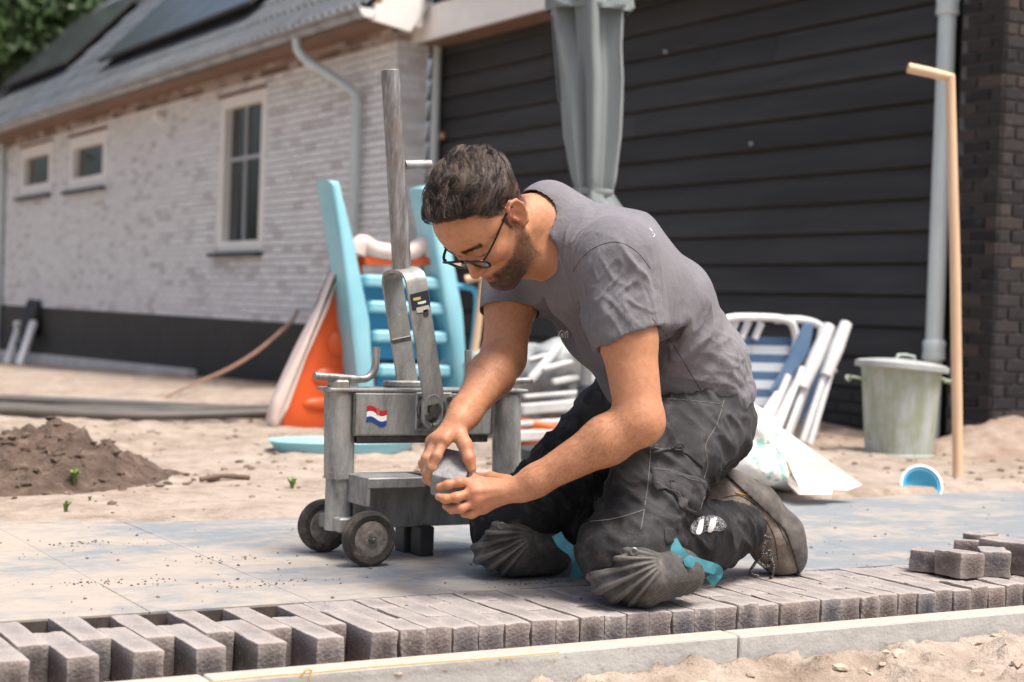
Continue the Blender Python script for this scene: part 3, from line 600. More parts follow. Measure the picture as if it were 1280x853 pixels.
def weed(px, py, n, h, label, dz=0.0, name='weed', cat='weed'):
    q = GT(px, py); 
    if dz: q = q+np.array([0, 0, dz])
    t = thing(name, label, cat, tuple(q)); 
    b = B()
    for i in range(n):
        a = random.uniform(0, 6.28); l = h*random.uniform(.6, 1.1); t_ = random.uniform(.2, .8); d = np.array([math.cos(a), math.sin(a), 0]); s = np.array([-math.sin(a), math.cos(a), 0]); w = h*.13
        P = [q+[0, 0, -.02], q+d*l*.25*t_+[0, 0, l*.5], q+d*l*.7*t_+[0, 0, l*.85], q+d*l*t_+[0, 0, l*.8]]; ws = [w*.3, w, w*.9, .001]
        vs_ = [(b.bm.verts.new(tuple(p-s*w_)), b.bm.verts.new(tuple(p+s*w_))) for p, w_ in zip(P, ws)]
        for k_ in range(3): b.bm.faces.new((vs_[k_][0], vs_[k_][1], vs_[k_+1][1], vs_[k_+1][0]))
    b.obj('leaves', GREEN, t)
weed(92, 616, 14, .04, 'bright green weed sprouting from the dark soil heap', .03)
weed(82, 640, 7, .035, 'single upright grass tuft at the foot of the soil heap', name='grass_tuft')
weed(112, 626, 6, .016, 'tiny flat weed at the foot of the soil heap beside a grass tuft')
for i in range(5): pass
weed(365, 611, 26, .035, 'low tuft of yellowish grass on the sand near the cutter wheels', name='grass_tuft')
b = B(); a, c = GT(250, 603), GT(312, 601); b.tube(smooth_path([a+[0, 0, .008], (a+c)/2+[0, .02, .014], c+[0, 0, .008]]), .008, 6); b.obj('twig', mat('twig_bark', (.15, .10, .07), None, 5, .8), None, 60, label='short brown twig lying on the bare sand beside the soil heap', cat='twig')
# ---- folded parasol
PD = 6.4; pt = AT(738, 0, PD); base_xy = AT(742, 300, PD); par = thing('parasol', 'folded grey fabric parasol tied up before the black boards', 'parasol', (base_xy[0], base_xy[1], zg(base_xy)))
k = N('grey_canvas'); vec = k.coord('Pos'); n1 = k.noise(vec, 220, 2); c = k.mix(k.noise(vec, 5, 4), (.145, .172, .176), (.20, .23, .233)); CANV = k.set(c, .8, 0, k.bump(n1, .15, .002), Sheen_Weight=.2)
rt = np.array([r_[0], r_[1], 0]); rt /= np.linalg.norm(rt); fw = np.array([f_[0], f_[1], 0]); fw /= np.linalg.norm(fw)
def canopy(rows, nf, seed, amp):
    rs = random.Random(seed); ph = [rs.uniform(0, 6.28) for _ in range(6)]; b = B()
    def fn(a, t):
        i = t*(len(rows)-1); j = min(int(i), len(rows)-2); f = i-j; x0, x1, y = [rows[j][k_]*(1-f)+rows[j+1][k_]*f for k_ in range(3)]
        th = a*2*math.pi; am = amp*(.75+.45*math.sin(t*3.3+1)); fold = 1+am*math.cos(nf*th+1.6*math.sin(t*2.2+ph[0])+1.3*math.sin(th*2+ph[3]+t*3)+.9*math.sin(th*3+ph[4])+ph[1])+.4*am*math.cos((nf*2+1)*th+ph[2]+t*5)
        p = AT((x0+x1)/2, y, PD); hw = (x1-x0)/2/FPX*PD; return p+rt*hw*math.cos(th)*min(fold, 1.08)+fw*hw*.75*math.sin(th)*fold
    b.grid(fn, 120, 60, True); return b
b = canopy([(705, 778, -160), (694, 780, -40), (690, 778, 0), (697, 776, 60), (702, 778, 100), (706, 775, 170), (712, 768, 225), (716, 764, 240), (714, 770, 250), (712, 778, 262)], 5, 4, .33); b.obj('canopy', CANV, par, 70)
b = canopy([(712, 760, -150), (690, 784, -40), (684, 788, 0), (683, 790, 10), (684, 788, 15)], 8, 9, .12); b.obj('top_flounce', CANV, par, 70)
b = canopy([(714, 766, 236), (713, 767, 240), (714, 766, 244)], 3, 2, .02); b.obj('tie', CANV, par, 70)
b = B(); b.tube([AT(690, 20, PD-.02), AT(694, 70, PD-.02), AT(699, 128, PD)], [(.012, .003)]*3, 6); b.obj('strap', CANV, par, 60)
b = B(); pb_ = AT(740, 260, PD); b.tube([(pb_[0], pb_[1], zg(base_xy)), (pb_[0], pb_[1], 2.4)], .022, 12); b.obj('pole', mat('grey_pole', (.3, .31, .32), None, 4, .4, .6), par, 40)
b = B(); b.lathe([(.25, 0), (.25, .05), (.05, .08), (.03, .3)], 24, T(pb_[0], pb_[1], zg(base_xy)-.01)); b.obj('base', DARKG, par, 40)
# ---- zinc bins
k = N('old_zinc'); vec = k.coord('Pos', (1, 1, .18)); n1 = k.noise(vec, 13, 5, .7); n2 = k.noise(k.coord('Pos'), 9, 5)
c = k.ramp(n1, [(.30, (.25, .30, .20)), (.45, (.36, .39, .33)), (.6, (.46, .50, .49)), (.75, (.52, .50, .42))]); c = k.mix(k.ramp(n2, [(.42, 0), (.65, .75)]), c, (.26, .32, .17)); OLDZ = k.set(c, .6, .1, k.bump(n1, .1, .01))
def bin_(loc, R0, R1, h, label, lid, material, tilt):
    t = thing('dustbin', label, 'dustbin', tuple(loc)); M = T(loc) @ RY(tilt)
    b = B(); b.lathe([(R0, 0), (R0+.008, .004), (R0+.008, .02), (R0, .024), (R0+(R1-R0)*.5, h*.5), (R1, h-.02), (R1+.01, h), (R1-.006, h), (R1-.01, h*.6), (R0-.01, .03)], 40, M); b.obj('body', material, t, 35)
    for a in (2.6, -.35):
        b = B(); c_ = np.array([math.cos(a), math.sin(a), 0]); s_ = np.array([-math.sin(a), math.cos(a), 0]); P = [c_*(R1-.005)+s_*.06+[0, 0, h*.84], c_*(R1+.05)+s_*.055+[0, 0, h*.86], c_*(R1+.055)+[0, 0, h*.82], c_*(R1+.05)-s_*.055+[0, 0, h*.86], c_*(R1-.005)-s_*.06+[0, 0, h*.84]]
        b.tube([M @ Vector(tuple(p)) for p in smooth_path(P, 4)], .006, 8); b.obj('handle', OLDZ, t, 60)
    if lid:
        Ml = M @ T(.0, 0, h+.004) @ RY(lid); b = B(); b.lathe([(R1+.022, -.022), (R1+.028, -.02), (R1+.028, 0), (R1+.01, .008), (R1*.6, .018), (R1*.2, .023), (.002, .024)], 40, Ml); lo = b.obj('lid', mat('weathered_lid', (.33, .36, .35), (.48, .50, .48), 9, .6, .2, coord='Pos'), t, 35)
        b = B(); b.tube([Ml @ Vector(v) for v in ((-.05, -.02, .018), (-.045, -.02, .036), (0, -.02, .040), (.045, -.02, .036), (.05, -.02, .018))], .006, 8); b.obj('lid_handle', OLDZ, lo, 60)
q = GT(1140, 573); sc = np.dot(q-CAM, f_)/FPX
bin_(q+[.02, .10, -.01], 42*sc, 50*sc, 118*sc, 'green-stained old zinc dustbin with its lid on beside the downpipe', .07, OLDZ, 0.0)
q = GT(1028, 562); sc = np.dot(q-CAM, f_)/FPX
bin_(q+[.35, .62, 0], 38*sc, 40*sc, 108*sc, 'dull brown-grey zinc dustbin behind the folded chairs', 0, mat('dull_zinc', (.20, .18, .16), (.30, .275, .25), 8, .6, .1, coord='Pos'), 0.0)
# ---- wooden handle standing in the sand
q = GT(1199, 596); t = thing('wooden_handle', 'long pale wooden tool handle with side grip standing in the sand', 'tool handle', tuple(q)); D = float(np.dot(q-CAM, f_))
b = B(); b.tube([q+[0, 0, -.08], AT(1194, 340, D+.03), AT(1188, 95, D+.06)], [.0185, .0185, .0165], 12); b.obj('shaft', WOOD, t, 50)
b = B(); b.tube([AT(1191, 98, D+.06), AT(1163, 91, D+.06), AT(1135, 85, D+.06)], [.0165, .0185, .0185], 12); b.obj('grip', WOOD, t, 50)
# ---- blue lid lying half in the sand
q = GT(1160, 610); t = thing('blue_bowl', 'small bright blue plastic bowl tipped over in the sand', 'bowl', tuple(q)); d = Vector((CAM[0]-q[0], CAM[1]-q[1], .45*6)).normalized()
b = B(); M = aim(q+[0, .03, .004], (-.45, -.80, .35)) @ Matrix.Scale(.82, 4); b.lathe([(.02, -.06), (.05, -.05), (.068, -.02), (.075, 0), (.08, .004), (.08, -.004), (.066, .0), (.05, -.03), (.01, -.045)], 28, M); b.obj('bowl', BLUEP, t, 50)
b = B(); b.lathe([(.076, -.004), (.084, -.002), (.084, .005), (.076, .006), (.076, -.004)], 28, M, cap=False); b.obj('rim', WHITE, t, 50)
# ---- folded beach chairs
k = N('striped_fabric'); uv = k.n('Attribute', attribute_name='stripe'); st = k.math('GREATER_THAN', k.math('FRACT', k.math('MULTIPLY', uv.outputs['Fac'], 5.0)), .50)
STRIPE = k.set(k.mix(st, (.07, .135, .25), (.58, .63, .67)), .8)
NAVY = mat('navy_fabric', (.075, .14, .25), (.11, .19, .31), 12, .8, coord='Pos')
CV = float(GT(960, 560)[1])+.25
def C(px, py, dv=0.0): return ONV(px, py, CV+dv)
ch = thing('folding_chair', 'folded beach chair showing its blue and white striped back', 'chair', tuple(GT(950, 560)))
b = B(); b.tube(smooth_path([C(893, 520), C(899, 440), C(903, 408), C(912, 398), C(950, 397), C(982, 400), (C(993, 412)), C(993, 440), C(975, 520), C(962, 560)], 5), .018, 10); b.obj('back_frame', ALU, ch, 60)
V = []; F = []; S_ = []; nn_ = 25
for i in range(nn_):
    t_ = i/(nn_-1); y = 420+t_*108; x0, x1 = 899-t_*8, 991-t_*22
    for j in range(8): s_ = j/7; V.append(tuple(C(x0+(x1-x0)*s_, y+2*s_, .02+.03*math.sin(math.pi*s_)))); S_.append(t_)
F = [(i*8+j, i*8+j+1, i*8+j+9, i*8+j+8) for i in range(nn_-1) for j in range(7)]
me = mesh_np('fabric', V, F, STRIPE); a_ = me.attributes.new('stripe', 'FLOAT', 'POINT'); a_.data.foreach_set('value', S_); put('fabric', me, ch)
for i, (x0, y0, x1, y1) in enumerate(((920, 402, 912, 424), (936, 402, 926, 424), (952, 404, 943, 424))):
    b = B(); b.tube([C(x0, y0, .03), C(x1, y1, .03)], .016, 8); b.obj('slat', ALU, ch, 50)
for (x0, y0, x1, y1) in ((985, 470, 952, 548), (972, 492, 940, 540)):
    b = B(); b.tube([C(x0, y0, -.05), C(x1, y1, -.10)], .016, 8); b.obj('leg', ALU, ch, 50)
ch2 = thing('folding_chair', 'folded beach chair with white arms and navy fabric leaning on its neighbour', 'chair', tuple(GT(1010, 560)))
b = B(); b.tube(smooth_path([C(970, 400, .10), C(1000, 400, .10), C(1022, 406, .10), C(1026, 420, .08), C(1005, 490, .0), C(985, 545, -.05)], 5), .018, 10); b.obj('back_frame', ALU, ch2, 60)
b = B(); P = [C(1004, 404, -.02), C(1014, 404, -.02), C(1010, 440, -.03), C(985, 480, -.04), C(966, 490, -.05), C(985, 450, -.03)]; b.prism([(p[0], p[2]) for p in P], .02, basis((0, CV-.03, 0), (1, 0, 0), (0, 0, 1), (0, -1, 0)), .004); b.obj('fabric', NAVY, ch2)
b = B(); P = [C(1020, 430, .04), C(1040, 415, .04), C(1030, 470, .04), C(1000, 530, .04), C(985, 530, .04)]; b.prism([(p[0], p[2]) for p in P], .02, basis((0, CV+.04, 0), (1, 0, 0), (0, 0, 1), (0, -1, 0)), .004); b.obj('seat_fabric', NAVY, ch2)
for (x0, y0, x1, y1, r) in ((1037, 407, 1003, 485, .034), (1058, 404, 1032, 470, .034)):
    b = B(); b.tube([C(x0, y0, -.07), C((x0+x1)/2, (y0+y1)/2, -.08), C(x1, y1, -.09)], [r*.8, r, r*.8], 10); b.obj('armrest', ALU, ch2, 60)
for (x0, y0, x1, y1) in ((1045, 425, 1003, 552), (1018, 450, 983, 545), (1003, 460, 970, 545), (1052, 420, 1012, 556), (995, 478, 962, 545)):
    b = B(); b.tube([C(x0, y0, -.06), C(x1, y1, -.12)], .015, 8); b.obj('leg', ALU, ch2, 50)
# ---- sack and board
def lumpy(name, pix, V_, th, material, label, cat, seed, amp=.02, parent=None):
    """a soft bag: outline pushed out to a rounded volume with creases"""
    P = [ONV(x, y, V_) for (x, y) in pix]; c = sum(P)/len(P); n = len(P); rings = 14; Vt = []; Ft = []
    S2 = smooth_path(P+[P[0]], 5)[:-1]; m = len(S2)
    for side in (-1, 1):
        for r in range(rings):
            t_ = r/(rings-1); rad = math.sin(t_*math.pi/2); dep = math.cos(t_*math.pi/2)*th
            for p in S2: Vt.append(c+(p-c)*rad+np.array([0, side*dep, 0]))
    Vt = np.array(Vt); dd = fbm(Vt*9, 3, seed)*amp; out = Vt-c; out /= np.linalg.norm(out, axis=1)[:, None]+1e-6; Vt = Vt+out*dd[:, None]*1.3
    for side in (0, 1):
        o = side*rings*m
        for r in range(rings-1):
            for j in range(m):
                q_ = (o+r*m+j, o+r*m+(j+1) % m, o+(r+1)*m+(j+1) % m, o+(r+1)*m+j); Ft.append(q_ if side else q_[::-1])
    return put(name, mesh_np(name, Vt, Ft, material), parent, label=label, cat=cat)
k = N('sack_plastic'); vec = k.coord('Pos'); gp = GT(975, 600); d_ = k.n('VectorMath', operation='DISTANCE'); gq = ONV(968, 572, GT(960, 614)[1]-.09); d_.inputs[1].default_value = tuple(gq)
mp = k.n('Mapping'); k.l(vec, d_.inputs[0]); n1 = k.noise(vec, 40, 3); print_ = k.math('MULTIPLY', k.math('LESS_THAN', d_.outputs['Value'], .075), k.math('GREATER_THAN', n1, .54))
c = k.mix(print_, k.mix(k.noise(vec, 6), (.76, .71, .65), (.82, .78, .73)), (.25, .52, .40)); SACK = k.set(c, .5, 0, k.bump(k.noise(vec, 24, 3), .35, .02))
sv = float(GT(960, 614)[1])+.01
lumpy('plastic_sack', [(925, 528), (945, 517), (962, 526), (980, 552), (994, 580), (1000, 602), (992, 615), (972, 612), (950, 607), (925, 602), (908, 592), (912, 560)], sv, .12, SACK, 'crumpled white plastic sack with a green print lying on the sand', 'sack', 3, .022)
b = B(); PAP = mat('beige_board', (.72, .66, .61), (.78, .73, .68), 6, .7, coord='Pos')
t = thing('card_sheet', 'bent sheet of beige board leaning against the white sack', 'board', tuple(GT(1030, 612)))
Pq = [(958, 522, .10), (985, 540, .05), (1078, 606, -.12), (1060, 613, -.13), (1000, 611, -.12), (990, 590, -.05)]
W_ = [ONV(x, y, sv-.10+d)+np.array([0, 0, .0]) for x, y, d in Pq]; vs_ = [b.bm.verts.new(tuple(p)) for p in W_]; b.bm.faces.new((vs_[0], vs_[1], vs_[5])); b.bm.faces.new((vs_[1], vs_[2], vs_[3], vs_[4], vs_[5])); b.solidify(.006); b.obj('sheet', PAP, t)
b = B(); W_ = [ONV(x, y, sv-.10+d) for x, y, d in ((985, 590, -.02), (1000, 611, -.128), (1040, 612, -.128), (1040, 618, -.15), (998, 618, -.15), (985, 605, -.06))]; vs_ = [b.bm.verts.new(tuple(p)) for p in W_]; b.bm.faces.new(vs_); b.solidify(.006); b.obj('flap', PAP, t)
# ---- clutter behind the worker
q = GT(700, 548); GREYW = mat('grey_wrap', (.22, .24, .245), (.42, .44, .44), 7, .5, coord='Pos', bump=.3, bscale=18, bdist=.02)
kv = float(q[1])+.1
lumpy('tarpaulin', [(648, 440), (690, 428), (740, 432), (775, 450), (780, 490), (770, 548), (660, 550), (645, 500)], kv, .22, GREYW, 'crumpled pale grey tarpaulin bundle heaped behind the cutter', 'tarpaulin', 8, .07)
st = thing('plank_stack', 'untidy stack of pale grey planks and pipes behind the worker', 'planks', tuple(GT(700, 556)))
PLK = mat('grey_plank', (.42, .43, .43), (.60, .60, .59), 6, .6, coord='Pos')
for i, (x0, y0, x1, y1, w_) in enumerate(((645, 545, 790, 540, .05), (640, 530, 785, 522, .045), (650, 512, 790, 500, .05), (655, 496, 780, 486, .035), (662, 476, 700, 432, .035), (676, 462, 760, 440, .04), (690, 478, 770, 462, .03), (660, 450, 740, 428, .03))):
    a_, c_ = ONV(x0, y0, kv-.35+.02*i), ONV(x1, y1, kv-.30+.03*i); d3 = c_-a_; b = B(); b.box((0, 0, 0), (w_*.9, w_*.5 if i % 2 else w_*.9, float(np.linalg.norm(d3))), aim((a_+c_)/2, d3), bev=.006); b.obj('plank', PLK, st)
for i, (x0, y0, x1, y1) in enumerate(((652, 480, 700, 452), (664, 470, 668, 430))):
    pass
t = thing('garden_hose', 'loosely coiled orange hose on the sand beside the grey plank stack', 'hose', tuple(GT(668, 556)))
for i in range(3):
    hq = GT(672, 556)+np.array([0, 0, .02+.035*i]); b = B(); b.tube([hq+np.array([math.cos(a)*(.17-.01*i), math.sin(a)*.10, .012*math.sin(3*a+i)]) for a in np.linspace(0, 2*math.pi, 28)], .016, 8); b.obj('coil', mat('orange_hose', (.70, .16, .05), None, 5, .45), t, 60)
tq = AT(592, 470, 7.6); t = thing('garden_spade', 'wooden shafted spade with a blue tubular grip behind the ladder', 'spade', (tq[0], tq[1], zg(tq)))
b = B(); b.tube([AT(586, 480, 7.6), AT(596, 420, 7.6), AT(604, 352, 7.6)], .018, 10); b.obj('shaft', WOOD, t, 50)
b = B(); b.tube([AT(582, 350, 7.6), AT(600, 346, 7.6), AT(618, 354, 7.6)], .02, 10); b.obj('grip', WOOD, t, 50)
b = B(); b.tube(smooth_path([AT(572, 358, 7.62), AT(592, 362, 7.62), AT(596, 380, 7.62), AT(590, 440, 7.62), AT(582, 480, 7.62)]), .014, 8); b.obj('tube', BLUEP, t, 50)
bq = AT(580, 500, 7.6); b = B(); b.box((bq[0], bq[1], (zg(bq)+bq[2])/2-.02), (.18, .02, bq[2]-zg(bq)+.12), bev=.008); b.obj('blade', ALU, t)
gq_ = GT(612, 548); lumpy('moss_green_bag', [(590, 440), (612, 432), (640, 440), (648, 480), (645, 546), (592, 548)], float(gq_[1])+.2, .15, mat('dusty_green', (.24, .33, .30), (.32, .40, .37), 6, .6, coord='Pos'), 'dusty grey-green bag standing behind the cutter', 'bag', 21, .03)
# ---- loose half pavers at the right end of the row
grp = None
for (px, py, ry, rz, sz, lbl) in ((1172, 720, 0, .50, (.048, .085, .047), 'half paver at the outer end of the loose stones'), (1207, 726, .06, .10, (.080, .070, .054), 'tilted half paver in front of the loose stones'), (1249, 724, 0, -.65, (.062, .085, .055), 'pale-topped half paver among the loose stones'), (1224, 708, .10, .55, (.060, .080, .050), 'half paver wedged in the middle of the loose stones'), (1232, 694, 0, .15, (.075, .050, .045), 'half paver at the back of the loose stones'), (1290, 722, 0, .25, (.075, .19, .068), 'full-length paver behind the loose stones')):
    q = GND(px, py, 0); me = paver_mesh(sz[1], 40+px, w=sz[0], h=sz[2], rag=.0055)
    put('loose_paver', me, None, T(q[0]+.018, q[1]+.036, sz[2]+.003) @ RZ(rz) @ RY(ry), 'dark brown '+lbl, 'paver', 'loose pavers waiting on the brick row')
# ---- mason's line along the kerb
P_ = [ONV(x, y, 2.352) for (x, y) in ((150, 868), (250, 856), (330, 846), (384, 843), (470, 834), (600, 825), (700, 816))]; P_ = [np.array([p[0], 2.354, p[2]+.001*(i % 2)]) for i, p in enumerate(P_)]
t = thing('mason_line', 'thin yellow string stretched along the edge of the kerb with a knot', 'string', tuple(P_[3])); STR = mat('yellow_string', (.50, .32, .10), None, 5, .8)
b = B(); b.tube(smooth_path(P_, 4), .0012, 6); b.obj('string', STR, t, 60)
b = B(); kq = P_[3]; b.tube(smooth_path([kq+[-.012, -.002, -.006], kq+[-.004, -.006, .006], kq+[.006, -.004, .004], kq+[.002, -.006, -.008], kq+[.012, -.006, -.022]], 4), .0016, 6); b.obj('knot', STR, t, 60)
# ================================================================ STONE CUTTER
MV = 3.2
def Mx(px, py, dv=0.0): return ONV(px, py, MV+dv)
k = N('galvanised_steel'); vec = k.coord('Pos'); v2 = k.coord('Pos', (1, 1, .35)); n1 = k.noise(v2, 26, 6, .7); n2 = k.noise(vec, 130, 4, .75); n3 = k.noise(vec, 9, 4)
c = k.ramp(n1, [(.28, (.12, .115, .105)), (.45, (.28, .28, .27)), (.65, (.42, .42, .405))]); c = k.mix(k.ramp(n2, [(.60, 0), (.72, .7)]), c, (.60, .60, .58)); c = k.mix(k.ramp(n2, [(.25, .7), (.36, 0)]), c, (.09, .08, .07)); c = k.mix(k.ramp(n3, [(.55, 0), (.75, .4)]), c, (.36, .29, .22))
GALV = k.set(c, k.ramp(n1, [(.3, .6), (.7, .42)]), .45, k.bump(n2, .2, .002))
k = N('worn_tube'); vec = k.coord('Pos', (1, 1, .5)); n1 = k.noise(k.coord('Pos', (1, 1, .16)), 95, 5, .7); n2 = k.noise(k.coord('Pos'), 14, 4)
c = k.ramp(n1, [(.30, (.14, .138, .13)), (.5, (.27, .265, .26)), (.70, (.46, .45, .44))]); c = k.mix(k.ramp(n2, [(.5, 0), (.7, .45)]), c, (.26, .17, .12))
WTUBE = k.set(c, .42, .55, k.bump(n1, .2, .002))
STEEL = mat('dark_steel', (.10, .095, .09), (.20, .19, .18), 30, .45, .7, coord='Pos')
k = N('tyre_rubber'); vec = k.coord('Pos'); n1 = k.noise(vec, 30, 5, .7); RUBBER = k.set(k.ramp(n1, [(.35, (.022, .020, .018)), (.55, (.060, .050, .042)), (.75, (.20, .155, .12))]), .85, 0, k.bump(k.noise(vec, 160), .3, .002))
HUBM = mat('dirty_hub', (.12, .105, .09), (.36, .32, .28), 40, .6, .3, coord='Pos')
cut = thing('stone_cutter', 'galvanised manual stone cutter on two small wheels with tall lever', 'stone cutter', (1.6, MV, 0))
px2m = 3.60/FPX
# posts
def post(x, ytop, ysl, ybot, dv):
    a, m, c_ = Mx(x, ytop, dv), Mx(x, ysl, dv), Mx(x+1, ybot, dv)
    b = B(); b.tube([m-[0, 0, .004], a], .0325, 28); o = b.obj('post_sleeve', GALV, cut, 40)
    b = B(); b.tube([[m[0], m[1], max(c_[2], .02)], m+[0, 0, .03]], .0285, 28); b.obj('post', GALV, cut, 40)
    return a, m
a1, m1 = post(424, 489, 595, 662, .02); a2, m2 = post(633, 489, 592, 650, .02)
zt = float(a1[2])
b = B(); b.box(((a1[0]+a2[0])/2, MV+.02, zt+.004), (a2[0]-a1[0]+.074, .072, .009), bev=.003, seg=2); b.obj('top_flange', GALV, cut)
bl_, br_ = Mx(443, 546, -.02), Mx(616, 546, -.02)
b = B(); b.box(((bl_[0]+br_[0])/2-.0, MV+.012, (zt+bl_[2])/2), (br_[0]-bl_[0], .055, zt-bl_[2]-.001), bev=.004, seg=2); beam = b.obj('upper_beam', GALV, cut)
pl = Mx(515, 515, -.02); b = B(); b.box((Mx(542, 515, -.02)[0], MV-.019, pl[2]+.001), (.088, .008, zt-bl_[2]-.012), bev=.002); b.obj('side_plate', GALV, cut)
e0, e1 = Mx(448, 552, -.01), Mx(612, 552, -.01); b = B(); b.box(((e0[0]+e1[0])/2, MV+.008, bl_[2]-.008), (e1[0]-e0[0], .022, .017), bev=.002); b.obj('blade', STEEL, cut)
l0, l1 = Mx(442, 606, 0), Mx(606, 655, 0)
b = B(); b.box(((l0[0]+l1[0])/2+.03, MV+.03, (l0[2]+l1[2])/2), (l1[0]-l0[0]+.06, .07, l0[2]-l1[2]), bev=.004, seg=2); b.obj('lower_beam', GALV, cut)
tz = float(Mx(470, 600, 0)[2]); b = B(); b.box((Mx(540, 600)[0], MV+.0, tz), (.30, .15, .008), bev=.002); b.obj('table', GALV, cut)
q0, q1 = Mx(459, 598, -.10), Mx(530, 632, -.10)
b = B(); cx = (q0[0]+q1[0])/2; w = q1[0]-q0[0]; hgt = q0[2]-q1[2]
b.box((cx, MV-.055, q0[2]-.003), (w, .10, .007), bev=.002); b.box((q0[0]+.0035, MV-.055, (q0[2]+q1[2])/2), (.007, .10, hgt), bev=.002); b.box((cx, MV-.105+.002, (q0[2]+q1[2])/2+hgt*.32), (w, .006, hgt*.36), bev=.002); b.obj('guide_bracket', GALV, cut)
c0, c1_ = Mx(545, 600, -.12), Mx(612, 608, -.12); b = B(); b.box(((q1[0]+c1_[0])/2+.004, MV-.045, tz+.002), (c1_[0]-q1[0], .12, .008), bev=.002); b.obj('support_plate', GALV, cut)
e0 = Mx(450, 601, -.03); b = B(); b.box((e0[0]+.10, MV-.005, tz+.010), (.20, .020, .012), bev=.002); b.obj('lower_blade', STEEL, cut)
for (x, dv) in ((508, .06), (528, .0), (620, .04)):
    p = Mx(x, 668, dv); b = B(); b.box((p[0], MV+dv, max(l1[2], .02)/2), (.034, .05, max(l1[2], .02)+.004), bev=.003); b.obj('foot', BLKP, cut)
# wheels
for (u, v) in ((float(Mx(460, 700, -.11)[0]), MV-.11), (1.474, MV+.10)):
    M = basis((u, v, .0575), (1, 0, 0), (0, 0, 1), (0, -1, 0))
    b = B(); b.lathe([(.036, -.013), (.050, -.016), (.0560, -.012), (.0575, -.004), (.0575, .004), (.0560, .012), (.050, .016), (.0375, .0135)], 44, M, cap=False); ty = b.obj('wheel', RUBBER, cut, 35)
    b = B(); b.lathe([(.0375, .013), (.034, .0135), (.031, .006), (.017, .007), (.016, .015), (.012, .016)], 36, M); b.lathe([(.0375, -.013), (.034, -.0135), (.031, -.006), (.0, -.007)], 36, M); b.obj('rim', HUBM, ty, 35)
    b = B(); b.lathe([(.009, .014), (.009, .021), (.0085, .022)], 6, M); b.lathe([(.0045, .020), (.0045, .027), (.003, .028)], 12, M); b.obj('axle_nut', STEEL, ty, 30)
ax0 = float(Mx(460, 700, -.11)[0]); b = B(); b.tube([(ax0, MV-.11, .0575), (1.474, MV+.10, .0575)], .008, 10); b.obj('axle', STEEL, cut, 40)
b = B(); b.box((ax0-.008, MV+.02, .075), (.05, .11, .03), bev=.003); b.obj('axle_carrier', GALV, cut)
# cam and lever
cc = Mx(540, 512, -.03); Mc = basis((cc[0], MV-.024, cc[2]), (1, 0, 0), (0, 0, 1), (0, -1, 0))
b = B(); b.lathe([(.033, -.004), (.0345, 0), (.0345, .006), (.032, .009), (.02, .009)], 36, Mc); cam_o = b.obj('cam_disc', STEEL, cut, 35)
yo = Mx(545, 514, -.07); My = basis((yo[0], MV-.052, yo[2]), (1, 0, 0), (0, 0, 1), (0, -1, 0))
b = B(); b.tube([My @ Vector((.021*math.cos(a)*.9, .021*math.sin(a)+(.012 if math.sin(a) > 0 else -.012), 0)) for a in np.linspace(-.45*math.pi, 1.45*math.pi, 22)], (.0075), 8, flat=(0, 1, 0)); b.obj('yoke_ring', GALV, cam_o, 50)
b = B(); b.tube([(yo[0]-.014, MV-.07, yo[2]-.012), (yo[0]-.014, MV-.02, yo[2]-.012)], .008, 6); b.tube([(yo[0]+.004, MV-.062, yo[2]), (yo[0]+.004, MV-.02, yo[2])], .014, 14); b.obj('bolt', STEEL, cam_o, 40)
bn, tn = Mx(543, 505, -.055), Mx(520, 352, -.055); bf = Mx(508, 482, .065)
ax_d = (tn-bn); ax_d[1] = 0; ax_d /= np.linalg.norm(ax_d); wd = np.array([ax_d[2], 0, -ax_d[0]])
H1 = float(np.dot(tn-bn, ax_d))
prof = []                                             # strap centre line in (v, along-lever) coordinates
for t_ in np.linspace(0, 1, 8): prof.append((-.055, t_*H1))
for a in np.linspace(0, math.pi, 14)[1:-1]: prof.append((-.055*math.cos(a)+.002, H1+.026*math.sin(a)**.7))
H2 = H1-.232*1.0
for t_ in np.linspace(0, 1, 8): prof.append((.060, H1-t_*.235))
b = B(); rows = []
for i, (dv, h) in enumerate(prof):
    pa, pb = prof[max(i-1, 0)], prof[min(i+1, len(prof)-1)]; t2 = np.array([pb[0]-pa[0], pb[1]-pa[1]]); t2 /= np.linalg.norm(t2); nrm = np.array([-t2[1], t2[0]])
    base_p = bn+ax_d*h; base_p = np.array([base_p[0], MV+dv, base_p[2]]); off = np.array([ax_d[0]*nrm[1], nrm[0], ax_d[2]*nrm[1]])*.0035; ww = .024
    rows.append([b.bm.verts.new(tuple(base_p+wd*ww+off)), b.bm.verts.new(tuple(base_p-wd*ww+off)), b.bm.verts.new(tuple(base_p-wd*ww-off)), b.bm.verts.new(tuple(base_p+wd*ww-off))])
for i in range(len(rows)-1):
    for j in range(4): b.bm.faces.new((rows[i][j], rows[i][(j+1) % 4], rows[i+1][(j+1) % 4], rows[i+1][j]))
b.bm.faces.new(rows[0][::-1]); b.bm.faces.new(rows[-1])
lever = b.obj('lever_yoke', GALV, cut, 35)
yy_ = bn+ax_d*(H1-.13); b = B(); b.box((0, 0, 0), (.049, .009, .012), basis((yy_[0], MV+.060, yy_[2]), wd, (0, 1, 0), ax_d), bev=.002); b.obj('weld', STEEL, lever)
h0 = bn+ax_d*(H1+.022); h0 = np.array([h0[0]-.002, MV, h0[2]]); h1 = Mx(488, 88, .0)
b = B(); hd = (h1-h0)/np.linalg.norm(h1-h0)
b.lathe([(.0205, 0), (.0205, np.linalg.norm(h1-h0)-.001), (.0195, np.linalg.norm(h1-h0)), (.0165, np.linalg.norm(h1-h0)), (.0165, np.linalg.norm(h1-h0)-.08)], 28, aim(h0, hd), cap=False); b.obj('lever_tube', WTUBE, cut, 35)
